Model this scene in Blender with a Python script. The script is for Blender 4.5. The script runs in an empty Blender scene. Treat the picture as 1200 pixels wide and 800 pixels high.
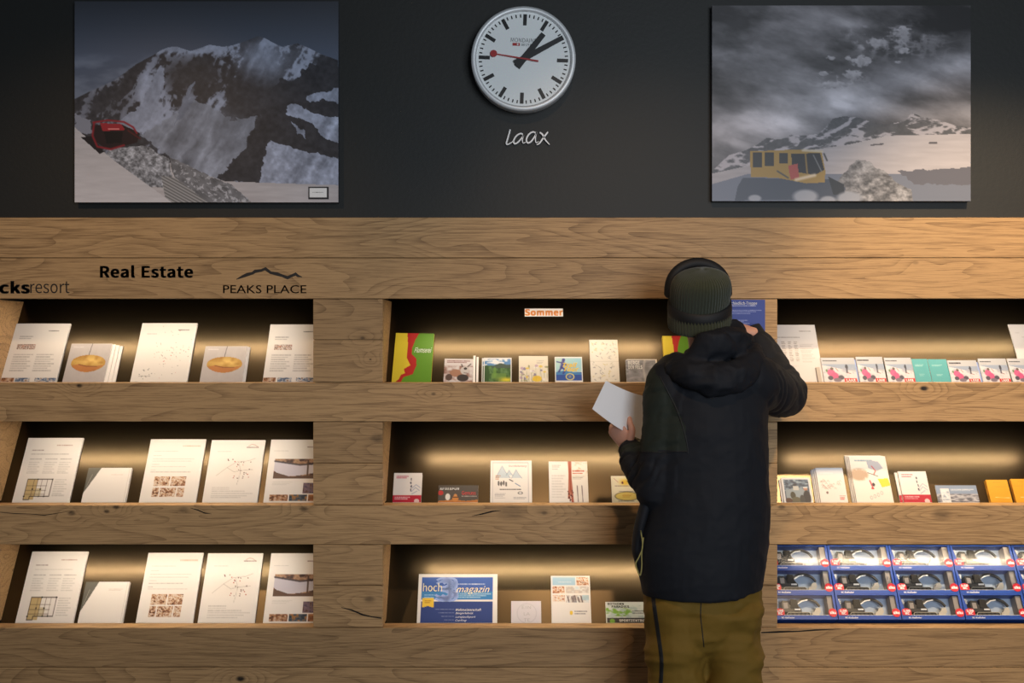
import bpy, bmesh, math, random
import numpy as np
from mathutils import Vector, Matrix, noise as mnoise
random.seed(7)
C = bpy.context.scene.collection
CAMZ, D, F = 1.60, 4.0, 1240.0
# ------------------------------------------------------------------ camera, world, lights, exposure
cam = bpy.data.objects.new('camera', bpy.data.cameras.new('camera'))
C.objects.link(cam); cam.location = (0, -D, CAMZ); cam.rotation_euler = (math.pi/2, 0, 0)
cam.data.sensor_width = 36; cam.data.lens = F/1200*36; cam.data.clip_start = .05
bpy.context.scene.camera = cam
W = bpy.data.worlds.new('world'); bpy.context.scene.world = W; W.use_nodes = True
bg = W.node_tree.nodes['Background']; bg.inputs[0].default_value = (.62, .72, .85, 1); bg.inputs[1].default_value = .13
vs = bpy.context.scene.view_settings
vs.view_transform = 'Standard'; vs.look = 'None'; vs.gamma = 1; vs.use_curve_mapping = False; vs.exposure = 0.0
def area(name, loc, target, sx, sy, power, col, spread=180, shape='RECTANGLE'):
    l = bpy.data.lights.new(name, 'AREA'); l.shape = shape; l.size = sx; l.size_y = sy; l.energy = power; l.color = col
    l.spread = math.radians(spread)
    o = bpy.data.objects.new(name, l); C.objects.link(o); o.location = loc
    o.rotation_euler = (Vector(target)-Vector(loc)).to_track_quat('-Z', 'Y').to_euler(); return o
def spot(name, loc, target, power, col, ang=50, blend=.8, r=.06):
    l = bpy.data.lights.new(name, 'SPOT'); l.energy = power; l.color = col; l.spot_size = math.radians(ang); l.spot_blend = blend; l.shadow_soft_size = r
    o = bpy.data.objects.new(name, l); C.objects.link(o); o.location = loc
    o.rotation_euler = (Vector(target)-Vector(loc)).to_track_quat('-Z', 'Y').to_euler(); return o
area('daylight_window', (1.9, -6.0, 2.2), (.2, 0, 1.7), 2.2, 2.4, 150, (.84, .92, 1.0))
spot('ceiling_spot_right', (1.8, -1.6, 3.45), (1.8, 0, 1.42), 265, (1, .72, .42), 50, .8)
spot('ceiling_spot_far_right', (2.6, -1.2, 3.4), (2.3, 0, 1.8), 28, (1, .55, .28), 46, .8)
spot('ceiling_spot_mid', (.3, -2.1, 3.45), (.55, 0, 1.45), 80, (1, .66, .38), 50, .9)
spot('ceiling_spot_left', (-1.7, -2.1, 3.45), (-1.4, 0, 1.3), 66, (1, .64, .34), 60, .9)
LED_COL = (1.0, .80, .56)
LED_W = 2.35; LY = .08
# ------------------------------------------------------------------ pixel helpers (only for choosing real positions)
def X(px, y=0): return (px-600)*(D+y)/F
def Z(py, y=0): return CAMZ+(400-py)*(D+y)/F
def P(px, py, y=0): return Vector((X(px, y), y, Z(py, y)))
def lin(c):
    c = np.asarray(c, dtype=float)/255.0
    return np.where(c <= .04045, c/12.92, ((c+.055)/1.055)**2.4)
# ------------------------------------------------------------------ materials
def nodes(name):
    m = bpy.data.materials.new(name); m.use_nodes = True; nt = m.node_tree
    return m, nt, nt.nodes['Principled BSDF']
def plain(name, rgb, rough=.6, metal=0, spec=.5, bump=0, bscale=200, sheen=0, emit=None):
    m, nt, b = nodes(name)
    b.inputs['Base Color'].default_value = (*lin(rgb), 1)
    b.inputs['Roughness'].default_value = rough; b.inputs['Metallic'].default_value = metal
    b.inputs['Specular IOR Level'].default_value = spec; b.inputs['Sheen Weight'].default_value = sheen
    tc = nt.nodes.new('ShaderNodeTexCoord'); n = nt.nodes.new('ShaderNodeTexNoise'); n.inputs['Scale'].default_value = bscale; n.inputs['Detail'].default_value = 3
    nt.links.new(tc.outputs['Object'], n.inputs['Vector'])
    mx = nt.nodes.new('ShaderNodeMix'); mx.data_type = 'RGBA'; mx.blend_type = 'MULTIPLY'; mx.inputs[0].default_value = .12
    mx.inputs[6].default_value = (*lin(rgb), 1); nt.links.new(n.outputs['Color'], mx.inputs[7]); nt.links.new(mx.outputs[2], b.inputs['Base Color'])
    if bump:
        bp = nt.nodes.new('ShaderNodeBump'); bp.inputs['Strength'].default_value = bump; bp.inputs['Distance'].default_value = .002
        nt.links.new(n.outputs['Fac'], bp.inputs['Height']); nt.links.new(bp.outputs['Normal'], b.inputs['Normal'])
    if emit:
        b.inputs['Emission Color'].default_value = (*emit[0], 1); b.inputs['Emission Strength'].default_value = emit[1]
    return m
def printed(name, rough=.45):
    m, nt, b = nodes(name); a = nt.nodes.new('ShaderNodeAttribute'); a.attribute_name = 'print'
    nt.links.new(a.outputs['Color'], b.inputs['Base Color']); b.inputs['Roughness'].default_value = rough
    b.inputs['Specular IOR Level'].default_value = .3
    return m
def film(name):
    m = bpy.data.materials.new(name); m.use_nodes = True; nt = m.node_tree; nt.nodes.clear()
    o = nt.nodes.new('ShaderNodeOutputMaterial'); t = nt.nodes.new('ShaderNodeBsdfTransparent'); g = nt.nodes.new('ShaderNodeBsdfGlossy')
    g.inputs['Roughness'].default_value = .22; f = nt.nodes.new('ShaderNodeFresnel'); f.inputs[0].default_value = 1.4
    mx = nt.nodes.new('ShaderNodeMixShader'); nt.links.new(f.outputs[0], mx.inputs[0]); nt.links.new(t.outputs[0], mx.inputs[1]); nt.links.new(g.outputs[0], mx.inputs[2])
    nt.links.new(mx.outputs[0], o.inputs[0]); return m
KNOTS = [(93, 452, 5, .9), (508, 461.5, 4, .6), (1083, 455, 7, 1), (84, 601, 7, .7), (125, 599, 5, .8), (136, 594, 6, .7), (356, 596, 7, .7), (1103, 603, 16, .45),
         (282, 795, 8, 1), (433, 702, 9, .5), (442, 513, 11, .55), (425, 396, 4, .6), (434, 421, 2, .9), (916, 594, 6, .6), (965, 590, 5, .9), (638, 601, 5, .5), (600, 600, 22, .35), (1073, 308, 5, .3), (215, 597, 8, .4)]
def oak(name, vertical=False):
    m, nt, b = nodes(name); N = nt.nodes; L = nt.links
    def mt(op, a, bb=None, clamp=False):
        n = N.new('ShaderNodeMath'); n.operation = op; n.use_clamp = clamp
        for i, v in enumerate((a, bb)):
            if v is None: continue
            if isinstance(v, (int, float)): n.inputs[i].default_value = v
            else: L.new(v, n.inputs[i])
        return n.outputs[0]
    geo = N.new('ShaderNodeNewGeometry'); oi = N.new('ShaderNodeObjectInfo')
    off = N.new('ShaderNodeVectorMath'); off.operation = 'SCALE'; off.inputs[0].default_value = (37, 11, 23); L.new(oi.outputs['Random'], off.inputs['Scale'])
    ad = N.new('ShaderNodeVectorMath'); ad.operation = 'ADD'; L.new(geo.outputs['Position'], ad.inputs[0]); L.new(off.outputs[0], ad.inputs[1])
    def stretch(s):
        v = N.new('ShaderNodeVectorMath'); v.operation = 'MULTIPLY'; v.inputs[1].default_value = s; L.new(ad.outputs[0], v.inputs[0]); return v.outputs[0]
    def nz(vec, sc, det, dist=0, rough=.5):
        n = N.new('ShaderNodeTexNoise'); n.inputs['Scale'].default_value = sc; n.inputs['Detail'].default_value = det; n.inputs['Distortion'].default_value = dist; n.inputs['Roughness'].default_value = rough
        L.new(vec, n.inputs['Vector']); return n.outputs['Fac']
    # knots at their real places on the boards
    ksum = None; halo = None
    for (kx, ky, r, s) in KNOTS:
        sub = N.new('ShaderNodeVectorMath'); sub.operation = 'SUBTRACT'; L.new(geo.outputs['Position'], sub.inputs[0]); sub.inputs[1].default_value = P(kx, ky, 0)
        mu = N.new('ShaderNodeVectorMath'); mu.operation = 'MULTIPLY'; mu.inputs[1].default_value = (.75, .6, 1.2); L.new(sub.outputs[0], mu.inputs[0])
        ln = N.new('ShaderNodeVectorMath'); ln.operation = 'LENGTH'; L.new(mu.outputs[0], ln.inputs[0])
        rr = r/310*.75
        mr = N.new('ShaderNodeMapRange'); mr.interpolation_type = 'SMOOTHSTEP'; mr.inputs['From Min'].default_value = rr*.25; mr.inputs['From Max'].default_value = rr; mr.inputs['To Min'].default_value = s; mr.inputs['To Max'].default_value = 0
        L.new(ln.outputs['Value'], mr.inputs['Value'])
        m2 = N.new('ShaderNodeMapRange'); m2.interpolation_type = 'SMOOTHSTEP'; m2.inputs['From Min'].default_value = 0; m2.inputs['From Max'].default_value = rr*4+.03; m2.inputs['To Min'].default_value = .22*s; m2.inputs['To Max'].default_value = 0
        L.new(ln.outputs['Value'], m2.inputs['Value'])
        ksum = mr.outputs[0] if ksum is None else mt('ADD', ksum, mr.outputs[0])
        halo = m2.outputs[0] if halo is None else mt('ADD', halo, m2.outputs[0])
    n1 = nz(stretch((1.0, 3, 6.5)), 1.0, 1.6, .5)
    n1 = mt('ADD', n1, halo)
    ring = mt('FRACT', mt('MULTIPLY', n1, 15))
    ring = mt('POWER', ring, 3.6)                                   # asymmetric growth rings
    brk = nz(stretch((6, 20, 40)), 1.0, 3)
    ring = mt('MULTIPLY', ring, mt('MULTIPLY', brk, 1.7))
    fib = nz(stretch((7, 120, 260)), 1.0, 3, 0, .65)
    pore = nz(stretch((16, 200, 420)), 1.0, 2)
    pore = mt('GREATER_THAN', pore, .64)
    tone = nz(stretch((.9, 2, 4)), 1.0, 2)
    cr = N.new('ShaderNodeMix'); cr.data_type = 'RGBA'
    cr.inputs[6].default_value = (.52, .32, .15, 1); cr.inputs[7].default_value = (.225, .130, .058, 1)
    f = mt('ADD', mt('MULTIPLY', ring, .6), mt('MULTIPLY', mt('SUBTRACT', fib, .5), 2.5))
    f = mt('ADD', f, mt('MULTIPLY', mt('SUBTRACT', tone, .35), .7)); f = mt('ADD', f, mt('MULTIPLY', pore, .3), True)
    L.new(f, cr.inputs[0])
    va = N.new('ShaderNodeHueSaturation'); L.new(cr.outputs[2], va.inputs['Color'])
    L.new(mt('ADD', mt('MULTIPLY', oi.outputs['Random'], .3), .80), va.inputs['Value']); va.inputs['Saturation'].default_value = 1.0
    kd = N.new('ShaderNodeMix'); kd.data_type = 'RGBA'; kd.inputs[7].default_value = (.025, .016, .010, 1)
    edge = mt('MULTIPLY', ksum, mt('ADD', mt('MULTIPLY', nz(stretch((30, 60, 90)), 1, 3), 1.3), .3), True)
    L.new(edge, kd.inputs[0]); L.new(va.outputs['Color'], kd.inputs[6]); L.new(kd.outputs[2], b.inputs['Base Color'])
    b.inputs['Roughness'].default_value = .55; b.inputs['Specular IOR Level'].default_value = .3
    bp = N.new('ShaderNodeBump'); bp.inputs['Strength'].default_value = .35; bp.inputs['Distance'].default_value = .0015
    L.new(mt('SUBTRACT', fib, mt('ADD', mt('MULTIPLY', ring, .5), ksum)), bp.inputs['Height']); L.new(bp.outputs['Normal'], b.inputs['Normal'])
    return m
M = dict(
 oak=oak('oak'), plate=plain('black_metal_plate', (79, 69, 54), .28, .97, .5, 0, 1.5), wall=plain('dark_wall_paint', (29, 30, 28), .6, 0, .5, .25, 60),
 dark=plain('black_board', (28, 24, 20), .6), alu=plain('brushed_aluminium', (238, 240, 242), .5, .45), paper=plain('white_paper', (238, 232, 228), .6),
 clockface=plain('clock_face_white', (246, 250, 250), .35), black=plain('black_paint', (20, 21, 23), .4), red=plain('red_paint', (178, 42, 42), .4), whitep=plain('white_print', (240, 240, 240), .5),
 grey=plain('grey_print', (110, 112, 115), .5), ink=plain('black_lettering', (32, 26, 22), .5), orange=plain('orange_print', (245, 160, 80), .5), print=printed('printed_paper'), canvas=printed('printed_canvas', .38),
 floor=plain('grey_stone_floor', (96, 92, 88), .4, 0, .5, .2, 8), ceil=plain('dark_ceiling_paint', (60, 60, 60), .8), led=plain('led_diffuser', (250, 240, 220), .4, emit=((1, .8, .56), 4)),
 jacket=plain('black_shell_fabric', (26, 28, 34), .72, 0, .25, .5, 500), jgreen=plain('dark_green_shell_fabric', (38, 44, 38), .75, 0, .25, .5, 500), olive=plain('olive_fabric', (122, 93, 32), .75, 0, .25, .5, 400),
 knit=plain('dark_green_knit', (62, 64, 46), .9, 0, .1, .6, 600, .3), strap=plain('black_elastic', (17, 17, 19), .7), skin=plain('skin', (214, 160, 138), .5, 0, .4), hair=plain('brown_hair', (60, 42, 28), .7),
 boot=plain('black_boot_rubber', (24, 24, 24), .6), cord=plain('olive_cord', (150, 140, 80), .7), blue=plain('blue_carton', (28, 70, 158), .4), bluelight=plain('light_blue_card', (190, 206, 226), .6),
 cardgrey=plain('grey_carton_inside', (176, 166, 158), .7), redp=plain('red_print', (205, 38, 52), .4), toydark=plain('toy_dark_grey', (62, 62, 62), .4), toyplate=plain('toy_cream_plastic', (216, 208, 190), .5), film=film('clear_film'), tread=plain('rubber_tread', (40, 38, 34), .7),
 yel=plain('yellow_print', (240, 205, 70), .5), lilac=plain('pale_blue_print', (138, 160, 215), .5), cream=plain('cream_print', (235, 222, 165), .5), brush=plain('brushed_steel_letters', (200, 202, 204), .45, .6), plateprint=plain('pale_grey_print', (170, 168, 170), .6), woodgap=plain('dark_crack', (18, 12, 8), .9))
m = M['sheet'] = bpy.data.materials.new('thin_white_sheet'); m.use_nodes = True; nt = m.node_tree; b = nt.nodes['Principled BSDF']; b.inputs['Base Color'].default_value = (.9, .9, .92, 1); b.inputs['Roughness'].default_value = .6
tl = nt.nodes.new('ShaderNodeBsdfTranslucent'); tl.inputs[0].default_value = (.85, .84, .86, 1); mx = nt.nodes.new('ShaderNodeMixShader'); mx.inputs[0].default_value = .15
nt.links.new(b.outputs[0], mx.inputs[1]); nt.links.new(tl.outputs[0], mx.inputs[2]); nt.links.new(mx.outputs[0], nt.nodes['Material Output'].inputs[0])
# ------------------------------------------------------------------ object helpers
def tag(o, label=None, cat=None, group=None, kind=None):
    if label: o['label'] = label
    if cat: o['category'] = cat
    if group: o['group'] = group
    if kind: o['kind'] = kind
    return o
def empty(name, loc=(0, 0, 0)):
    o = bpy.data.objects.new(name, None); C.objects.link(o); o.location = loc; o.empty_display_size = .02; return o
def link(name, me, mats, parent=None, smooth=False):
    o = bpy.data.objects.new(name, me); C.objects.link(o)
    for m in (mats if isinstance(mats, (list, tuple)) else [mats]):
        if m: me.materials.append(m)
    if parent: o.parent = parent; o.matrix_parent_inverse = parent_inv(parent)
    if smooth:
        me.polygons.foreach_set('use_smooth', [True]*len(me.polygons))
    return o
def world_m(o):
    m = Matrix.LocRotScale(o.location, o.rotation_euler, o.scale)
    return world_m(o.parent) @ o.matrix_parent_inverse @ m if o.parent else m
def parent_inv(p): return world_m(p).inverted()      # geometry given in world coordinates
def fin(name, bm, mats, parent=None, smooth=False, bevel=0):
    if bevel: bmesh.ops.bevel(bm, geom=list(bm.edges), offset=bevel, segments=1, affect='EDGES')
    me = bpy.data.meshes.new(name); bm.to_mesh(me); bm.free(); return link(name, me, mats, parent, smooth)
def box(bm, x0, x1, y0, y1, z0, z1, M4=None):
    vs_ = [bm.verts.new((x, y, z)) for x in (x0, x1) for y in (y0, y1) for z in (z0, z1)]
    if M4 is not None:
        for v in vs_: v.co = M4 @ v.co
    i = [(0, 1, 3, 2), (4, 6, 7, 5), (0, 4, 5, 1), (2, 3, 7, 6), (0, 2, 6, 4), (1, 5, 7, 3)]
    fs = [bm.faces.new([vs_[k] for k in f]) for f in i]
    return vs_, fs
def nbm(): return bmesh.new()
def bx(name, a, m, parent=None, bevel=0, M4=None):
    bm = nbm(); box(bm, *a, M4); return fin(name, bm, m, parent, bevel=bevel)
def prism(bm, pts2, thick, M4):
    """polygon in local xz, extruded along local y"""
    n = len(pts2); a = [bm.verts.new(M4 @ Vector((x, 0, z))) for x, z in pts2]; b = [bm.verts.new(M4 @ Vector((x, thick, z))) for x, z in pts2]
    bm.faces.new(a); bm.faces.new(b[::-1])
    for i in range(n): bm.faces.new((a[i], b[i], b[(i+1) % n], a[(i+1) % n]))
def ribbon(pts, w):
    """closed outline round a polyline, mitred"""
    P2 = [Vector(p) for p in pts]; l, r = [], []
    for i, p in enumerate(P2):
        d = (P2[min(i+1, len(P2)-1)]-P2[max(i-1, 0)]).normalized(); n = Vector((-d.y, d.x))
        ww = w[i] if isinstance(w, (list, tuple)) else w
        l.append(p+n*ww/2); r.append(p-n*ww/2)
    return l, r
def ribbon_mesh(bm, pts, w, thick, M4):
    l, r = ribbon(pts, w); n = len(l)
    f = [[bm.verts.new(M4 @ Vector((p.x, y, p.y))) for p in q] for y in (0, thick) for q in (l, r)]
    for i in range(n-1):
        bm.faces.new((f[0][i], f[0][i+1], f[1][i+1], f[1][i])); bm.faces.new((f[2][i], f[3][i], f[3][i+1], f[2][i+1]))
        bm.faces.new((f[0][i], f[2][i], f[2][i+1], f[0][i+1])); bm.faces.new((f[1][i], f[1][i+1], f[3][i+1], f[3][i]))
    for i in (0, n-1): bm.faces.new((f[0][i], f[1][i], f[3][i], f[2][i]) if i == 0 else (f[0][i], f[2][i], f[3][i], f[1][i]))
def smoothpts(pts, n=6):
    out = []
    for i in range(len(pts)-1):
        p0, p1, p2, p3 = [Vector(pts[max(0, min(len(pts)-1, i+k))]) for k in (-1, 0, 1, 2)]
        for j in range(n):
            t = j/n; out.append(.5*((2*p1)+(p2-p0)*t+(2*p0-5*p1+4*p2-p3)*t*t+(3*p1-p0-3*p2+p3)*t**3))
    out.append(Vector(pts[-1])); return out
try: FONT = bpy.data.fonts.load(bpy.utils.system_resource('DATAFILES', path='fonts')+'/Noto Sans CJK Regular.woff2')   # Blender's own bundled sans font
except Exception: FONT = None
def textmesh(s, x0, z0, x1, z1, M4, mat, parent, name='lettering', thick=.0006, bold=0, shear=0, fit=True, label=None, plainfont=False):
    """text fitted into the rectangle x0..x1, z0..z1 of the local frame M4 (x right, z up, -y to the viewer)"""
    cu = bpy.data.curves.new('t', 'FONT'); cu.body = s; cu.size = 1; cu.shear = shear; cu.resolution_u = 3; cu.extrude = .01
    if FONT and not plainfont: cu.font = FONT
    if bold > .02: cu.space_character = 1+bold*1.2
    if len(s) > 12: cu.resolution_u = 2
    o = bpy.data.objects.new('t', cu); C.objects.link(o); dg = bpy.context.evaluated_depsgraph_get()
    me = bpy.data.meshes.new_from_object(o.evaluated_get(dg)); bpy.data.objects.remove(o)
    n = len(me.vertices); co = np.empty(n*3); me.vertices.foreach_get('co', co); co = co.reshape(-1, 3)
    mn, mx = co.min(0), co.max(0); sx = (x1-x0)/(mx[0]-mn[0]); sz = (z1-z0)/(mx[1]-mn[1])
    if not fit: sx = sz = min(sx, sz)
    q = np.stack([x0+(co[:, 0]-mn[0])*sx, -(co[:, 2]-mn[2])/(mx[2]-mn[2])*thick, z0+(co[:, 1]-mn[1])*sz, np.ones(n)], 1)
    w = (np.array(M4) @ q.T).T[:, :3]
    if bold > 0:                                     # heavier strokes: the outline laid over itself, slightly shifted
        fs = [tuple(p.vertices) for p in me.polygons]; bpy.data.meshes.remove(me); me = bpy.data.meshes.new(name)
        ax = np.array(M4)[:3, 0]*bold*sx*.45; az = np.array(M4)[:3, 2]*bold*sz*.30
        reps = [(-1, -1), (1, -1), (-1, 1), (1, 1)]+([(0, 0)] if bold > .03 else [])
        me.from_pydata(np.concatenate([w+ax*i+az*j for i, j in reps]).tolist(), [], [tuple(x+k*n for x in f) for k in range(len(reps)) for f in fs])
    else: me.vertices.foreach_set('co', w.ravel())
    me.update(); me.name = name
    o = link(name, me, mat, parent)
    if label: o['label'] = label
    return o
ID = Matrix.Identity(4)
# ------------------------------------------------------------------ print raster (gives only the flat print on covers and canvases)
rng = np.random.RandomState(3); TAB = rng.rand(64, 256, 256)
def vnoise(x, y, s=0):
    x = x+1000; y = y+1000; xi = np.floor(x).astype(int); yi = np.floor(y).astype(int); fx = x-xi; fy = y-yi; fx = fx*fx*(3-2*fx); fy = fy*fy*(3-2*fy); T = TAB[s % 64]
    g = lambda a, b: T[(xi+a) % 256, (yi+b) % 256]
    return (g(0, 0)*(1-fx)+g(1, 0)*fx)*(1-fy)+(g(0, 1)*(1-fx)+g(1, 1)*fx)*fy
def fbm(x, y, o=4, s=0, g=.5):
    v = 0; a = 1; t = 0
    for k in range(o): v = v+a*vnoise(x*2**k, y*2**k, s+k); t += a; a *= g
    return v/t
def ridged(x, y, o=4, s=0):
    v = 0; a = 1; t = 0
    for k in range(o): v = v+a*(1-np.abs(2*vnoise(x*2**k, y*2**k, s+k)-1)); t += a; a *= .55
    return v/t
class Art:
    def __init__(s, x0, y0, x1, y1, nx, ny, bgc=(240, 236, 232)):
        s.b = (x0, y0, x1, y1); s.nx, s.ny = nx, ny
        s.u, s.v = np.meshgrid(np.linspace(x0, x1, nx), np.linspace(y0, y1, ny)); s.c = np.zeros((ny, nx, 3)); s.c[:] = bgc
    def fill(s, m, col, a=1.0):
        m = np.clip(m*a, 0, 1)[..., None]; s.c = s.c*(1-m)+np.asarray(col)*m
    def rect(s, x0, y0, x1, y1, col, a=1): s.fill(((s.u >= x0) & (s.u <= x1) & (s.v >= y0) & (s.v <= y1)).astype(float), col, a)
    def ell(s, x, y, rx, ry, col, a=1, soft=.12): s.fill(np.clip((1-np.sqrt(((s.u-x)/rx)**2+((s.v-y)/ry)**2))/soft+.5, 0, 1), col, a)
    def mask(s, pts):
        ins = np.zeros(s.u.shape, bool); n = len(pts)
        for i in range(n):
            xa, ya = pts[i]; xb, yb = pts[(i+1) % n]
            if ya == yb: continue
            c = ((ya > s.v) != (yb > s.v)) & (s.u < (xb-xa)*(s.v-ya)/(yb-ya)+xa); ins ^= c
        return ins.astype(float)
    def poly(s, pts, col, a=1): s.fill(s.mask(pts), col, a)
    def line(s, pts, w, col, a=1):
        d = np.full(s.u.shape, 1e9)
        for (xa, ya), (xb, yb) in zip(pts[:-1], pts[1:]):
            L2 = (xb-xa)**2+(yb-ya)**2+1e-12; t = np.clip(((s.u-xa)*(xb-xa)+(s.v-ya)*(yb-ya))/L2, 0, 1); d = np.minimum(d, np.hypot(s.u-xa-t*(xb-xa), s.v-ya-t*(yb-ya)))
        s.fill(np.clip(1.2-d/w, 0, 1), col, a)
    def text(s, x0, y0, x1, y1, rows, col, a=.5, seed=0):
        h = (y1-y0)/rows
        for r in range(rows):
            m = ((s.v > y0+r*h) & (s.v < y0+r*h+h*.55) & (s.u > x0) & (s.u < x1-(x1-x0)*(.35*((r*7+seed) % 5)/5))).astype(float)
            s.fill(m*(.5+.8*vnoise(s.u*1.1, s.v*0+r*9.3, seed)), col, a*.75)
    def photo(s, x0, y0, x1, y1, cols, seed=0, sc=.25):
        m = ((s.u >= x0) & (s.u <= x1) & (s.v >= y0) & (s.v <= y1)).astype(float); n = fbm(s.u*sc+seed*7.1, s.v*sc*1.5+seed*3.3, 3, seed)
        n = np.clip((n-.22)/.56, 0, .999)*(len(cols)-1); i = n.astype(int); f = (n-i)[..., None]; cc = np.asarray(cols, float)
        col = cc[i]*(1-f)+cc[i+1]*f; s.c = s.c*(1-m[..., None])+col*m[..., None]
def grid_mesh(name, corners, art, mat, parent, gain=1.0, ny_extra=0):
    """corners: world TL, TR, BL, BR"""
    ny, nx = art.u.shape; TL, TR, BL, BR = [np.array(c) for c in corners]
    a, b = np.meshgrid(np.linspace(0, 1, nx), np.linspace(0, 1, ny)); a = a[..., None]; b = b[..., None]
    co = (TL*(1-a)+TR*a)*(1-b)+(BL*(1-a)+BR*a)*b
    me = bpy.data.meshes.new(name); idx = np.arange(nx*ny).reshape(ny, nx)
    q = np.stack([idx[:-1, :-1], idx[1:, :-1], idx[1:, 1:], idx[:-1, 1:]], -1).reshape(-1, 4); nf = len(q)
    me.vertices.add(nx*ny); me.vertices.foreach_set('co', co.ravel()); me.loops.add(nf*4); me.loops.foreach_set('vertex_index', q.ravel().astype(np.int32))
    me.polygons.add(nf); me.polygons.foreach_set('loop_start', np.arange(0, nf*4, 4, dtype=np.int32)); me.update(calc_edges=True)
    ca = me.color_attributes.new('print', 'FLOAT_COLOR', 'POINT'); col = np.ones((nx*ny, 4)); col[:, :3] = np.clip(lin(np.clip(art.c, 0, 255)).reshape(-1, 3)*gain, 0, .92); ca.data.foreach_set('color', col.ravel())
    return link(name, me, mat, parent)
# ================================================================== the room
tag(bx('wall_back', (-4.5, 4.5, .035, .30+.035, 2.06, 3.7), M['wall']), kind='structure')
tag(bx('wall_back_lower', (-4.5, 4.5, .40, .55, 0, 2.06), M['wall']), kind='structure').name = 'wall_behind'
tag(bx('floor', (-4.5, 4.5, -8, .4, -.05, 0), M['floor']), kind='structure')
tag(bx('ceiling', (-4.5, 4.5, -4.6, .4, 3.7, 3.8), M['ceil']), kind='structure')
# ================================================================== the oak display shelf
shelf = empty('display_shelf', (0, .15, 0)); tag(shelf, 'long built-in oak plank display shelf with three rows of lit black recesses', 'shelf')
XL, XR = -2.30, 2.50
NX = [(-1.985, X(367)), (X(448.5), X(830)), (X(911), 2.24)]
ROWS = [(350, 448), (494, 591.5), (638, 735)]          # niche top / lip top in pixels of the front plane
TB = .31; BY = .112                                      # back board: y = BY + .6 (z - lip)
COS, SIN = 1/math.sqrt(1.36), .6/math.sqrt(1.36)
g = .0011
def fascia(p0, p1, lip=True, ledge=True, nm='plank'):
    z1, z0 = Z(p0)-g, Z(p1)+g; bm = nbm(); box(bm, XL, XR, 0, .03, z0, z1)
    if lip: box(bm, XL+.0, XR, .0301, .066, z1-.02, z1)
    bmesh.ops.bevel(bm, geom=[e for e in bm.edges if all(abs(v.co.y) < 1e-5 for v in e.verts)], offset=.0013, segments=1, affect='EDGES')
    return fin(nm, bm, M['oak'], shelf)
fascia(254.5, 302, True); fascia(302, 350, False)
fascia(448, 494); fascia(591.5, 638); fascia(735, 781.5); fascia(781.5, 829, False); fascia(829, 876, False); fascia(876, 896, False)
posts = [(XL, NX[0][0]), (NX[0][1], NX[1][0]), (NX[1][1], NX[2][0]), (NX[2][1], XR)]
cuts = [(350, 398, 448), (494, 542.5, 591.5), (638, 685.5, 735)]
for (a, b) in posts:
    for c in cuts:
        for p0, p1 in zip(c[:-1], c[1:]):
            bx('plank', (a, b, .0015, .024, Z(p1)+g, Z(p0)-g), M['oak'], shelf, bevel=.0009)
        bx('post_core', (a, b, .0242, .33, Z(c[2])+.0002, Z(c[0])-.0002), M['oak'], shelf)
for (a, b) in NX:
    for (pt, pb) in ROWS:
        zt, zl = Z(pt), Z(pb)
        bm = nbm(); y0 = BY-.6*.03; y1 = BY+.6*(zt+.026-zl)
        vs_ = [bm.verts.new(v) for v in ((a, y0, zl-.03), (b, y0, zl-.03), (b, y1, zt+.026), (a, y1, zt+.026), (a, y0+.008, zl-.03), (b, y0+.008, zl-.03), (b, y1+.008, zt+.026), (a, y1+.008, zt+.026))]
        for f in ((0, 1, 2, 3), (7, 6, 5, 4), (0, 4, 5, 1), (2, 6, 7, 3), (0, 3, 7, 4), (1, 5, 6, 2)): bm.faces.new([vs_[i] for i in f])
        tag(fin('back_plate', bm, M['plate'], shelf), 'slanting satin black metal back plate')
        bx('trough_floor', (a, b, .0665, y0+.006, zl-.038, zl-.0302), M['dark'], shelf)
        bx('recess_ceiling', (a, b, .031, y1+.01, zt+.0262, zt+.034), M['dark'], shelf)
        bx('light_strip', (a+.08, b-.08, LY-.008, LY+.008, zt+.0162, zt+.0258), M['led'], shelf)
        o = area('led_strip_light', ((a+b)/2, LY, zt+.0158), ((a+b)/2, LY+.03, zt-.1), b-a-.28, .010, LED_W*(b-a), LED_COL, 172)
# print on the header boards
def front_frame(y): return Matrix.Translation((0, y, 0))
def ftext(s, l, t, r, b, y, mat, parent, **k): return textmesh(s, X(l, y), Z(b, y), X(r, y), Z(t, y), front_frame(y), mat, parent, **k)
ftext('Real Estate', 118, 311, 225.5, 325, 0, M['ink'], shelf, bold=.035, label='black bold lettering on the header board')
ftext('rocks', -23, 329.5, 34, 343.5, 0, M['ink'], shelf, bold=.04)
ftext('resort', 35.5, 329.5, 81.5, 343.5, 0, M['ink'], shelf, bold=-.004)
ftext('PEAKS PLACE', 261.5, 334, 359, 343.5, 0, M['ink'], shelf, bold=.008, plainfont=True)
bm = nbm(); pk = [(277, 327.2), (284, 324), (290, 321.5), (296, 320), (299, 317.8), (306, 316.8), (311, 314.8), (317, 319.3), (325, 321), (331, 323), (337, 325.3), (342, 322.8), (346.5, 321), (349.5, 323.3), (354, 324.5)]
ribbon_mesh(bm, [(X(a), Z(b)) for a, b in pk], [.002]+[.010, .013]*6+[.009, .002], -.0006, ID); fin('lettering', bm, M['ink'], shelf)
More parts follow.
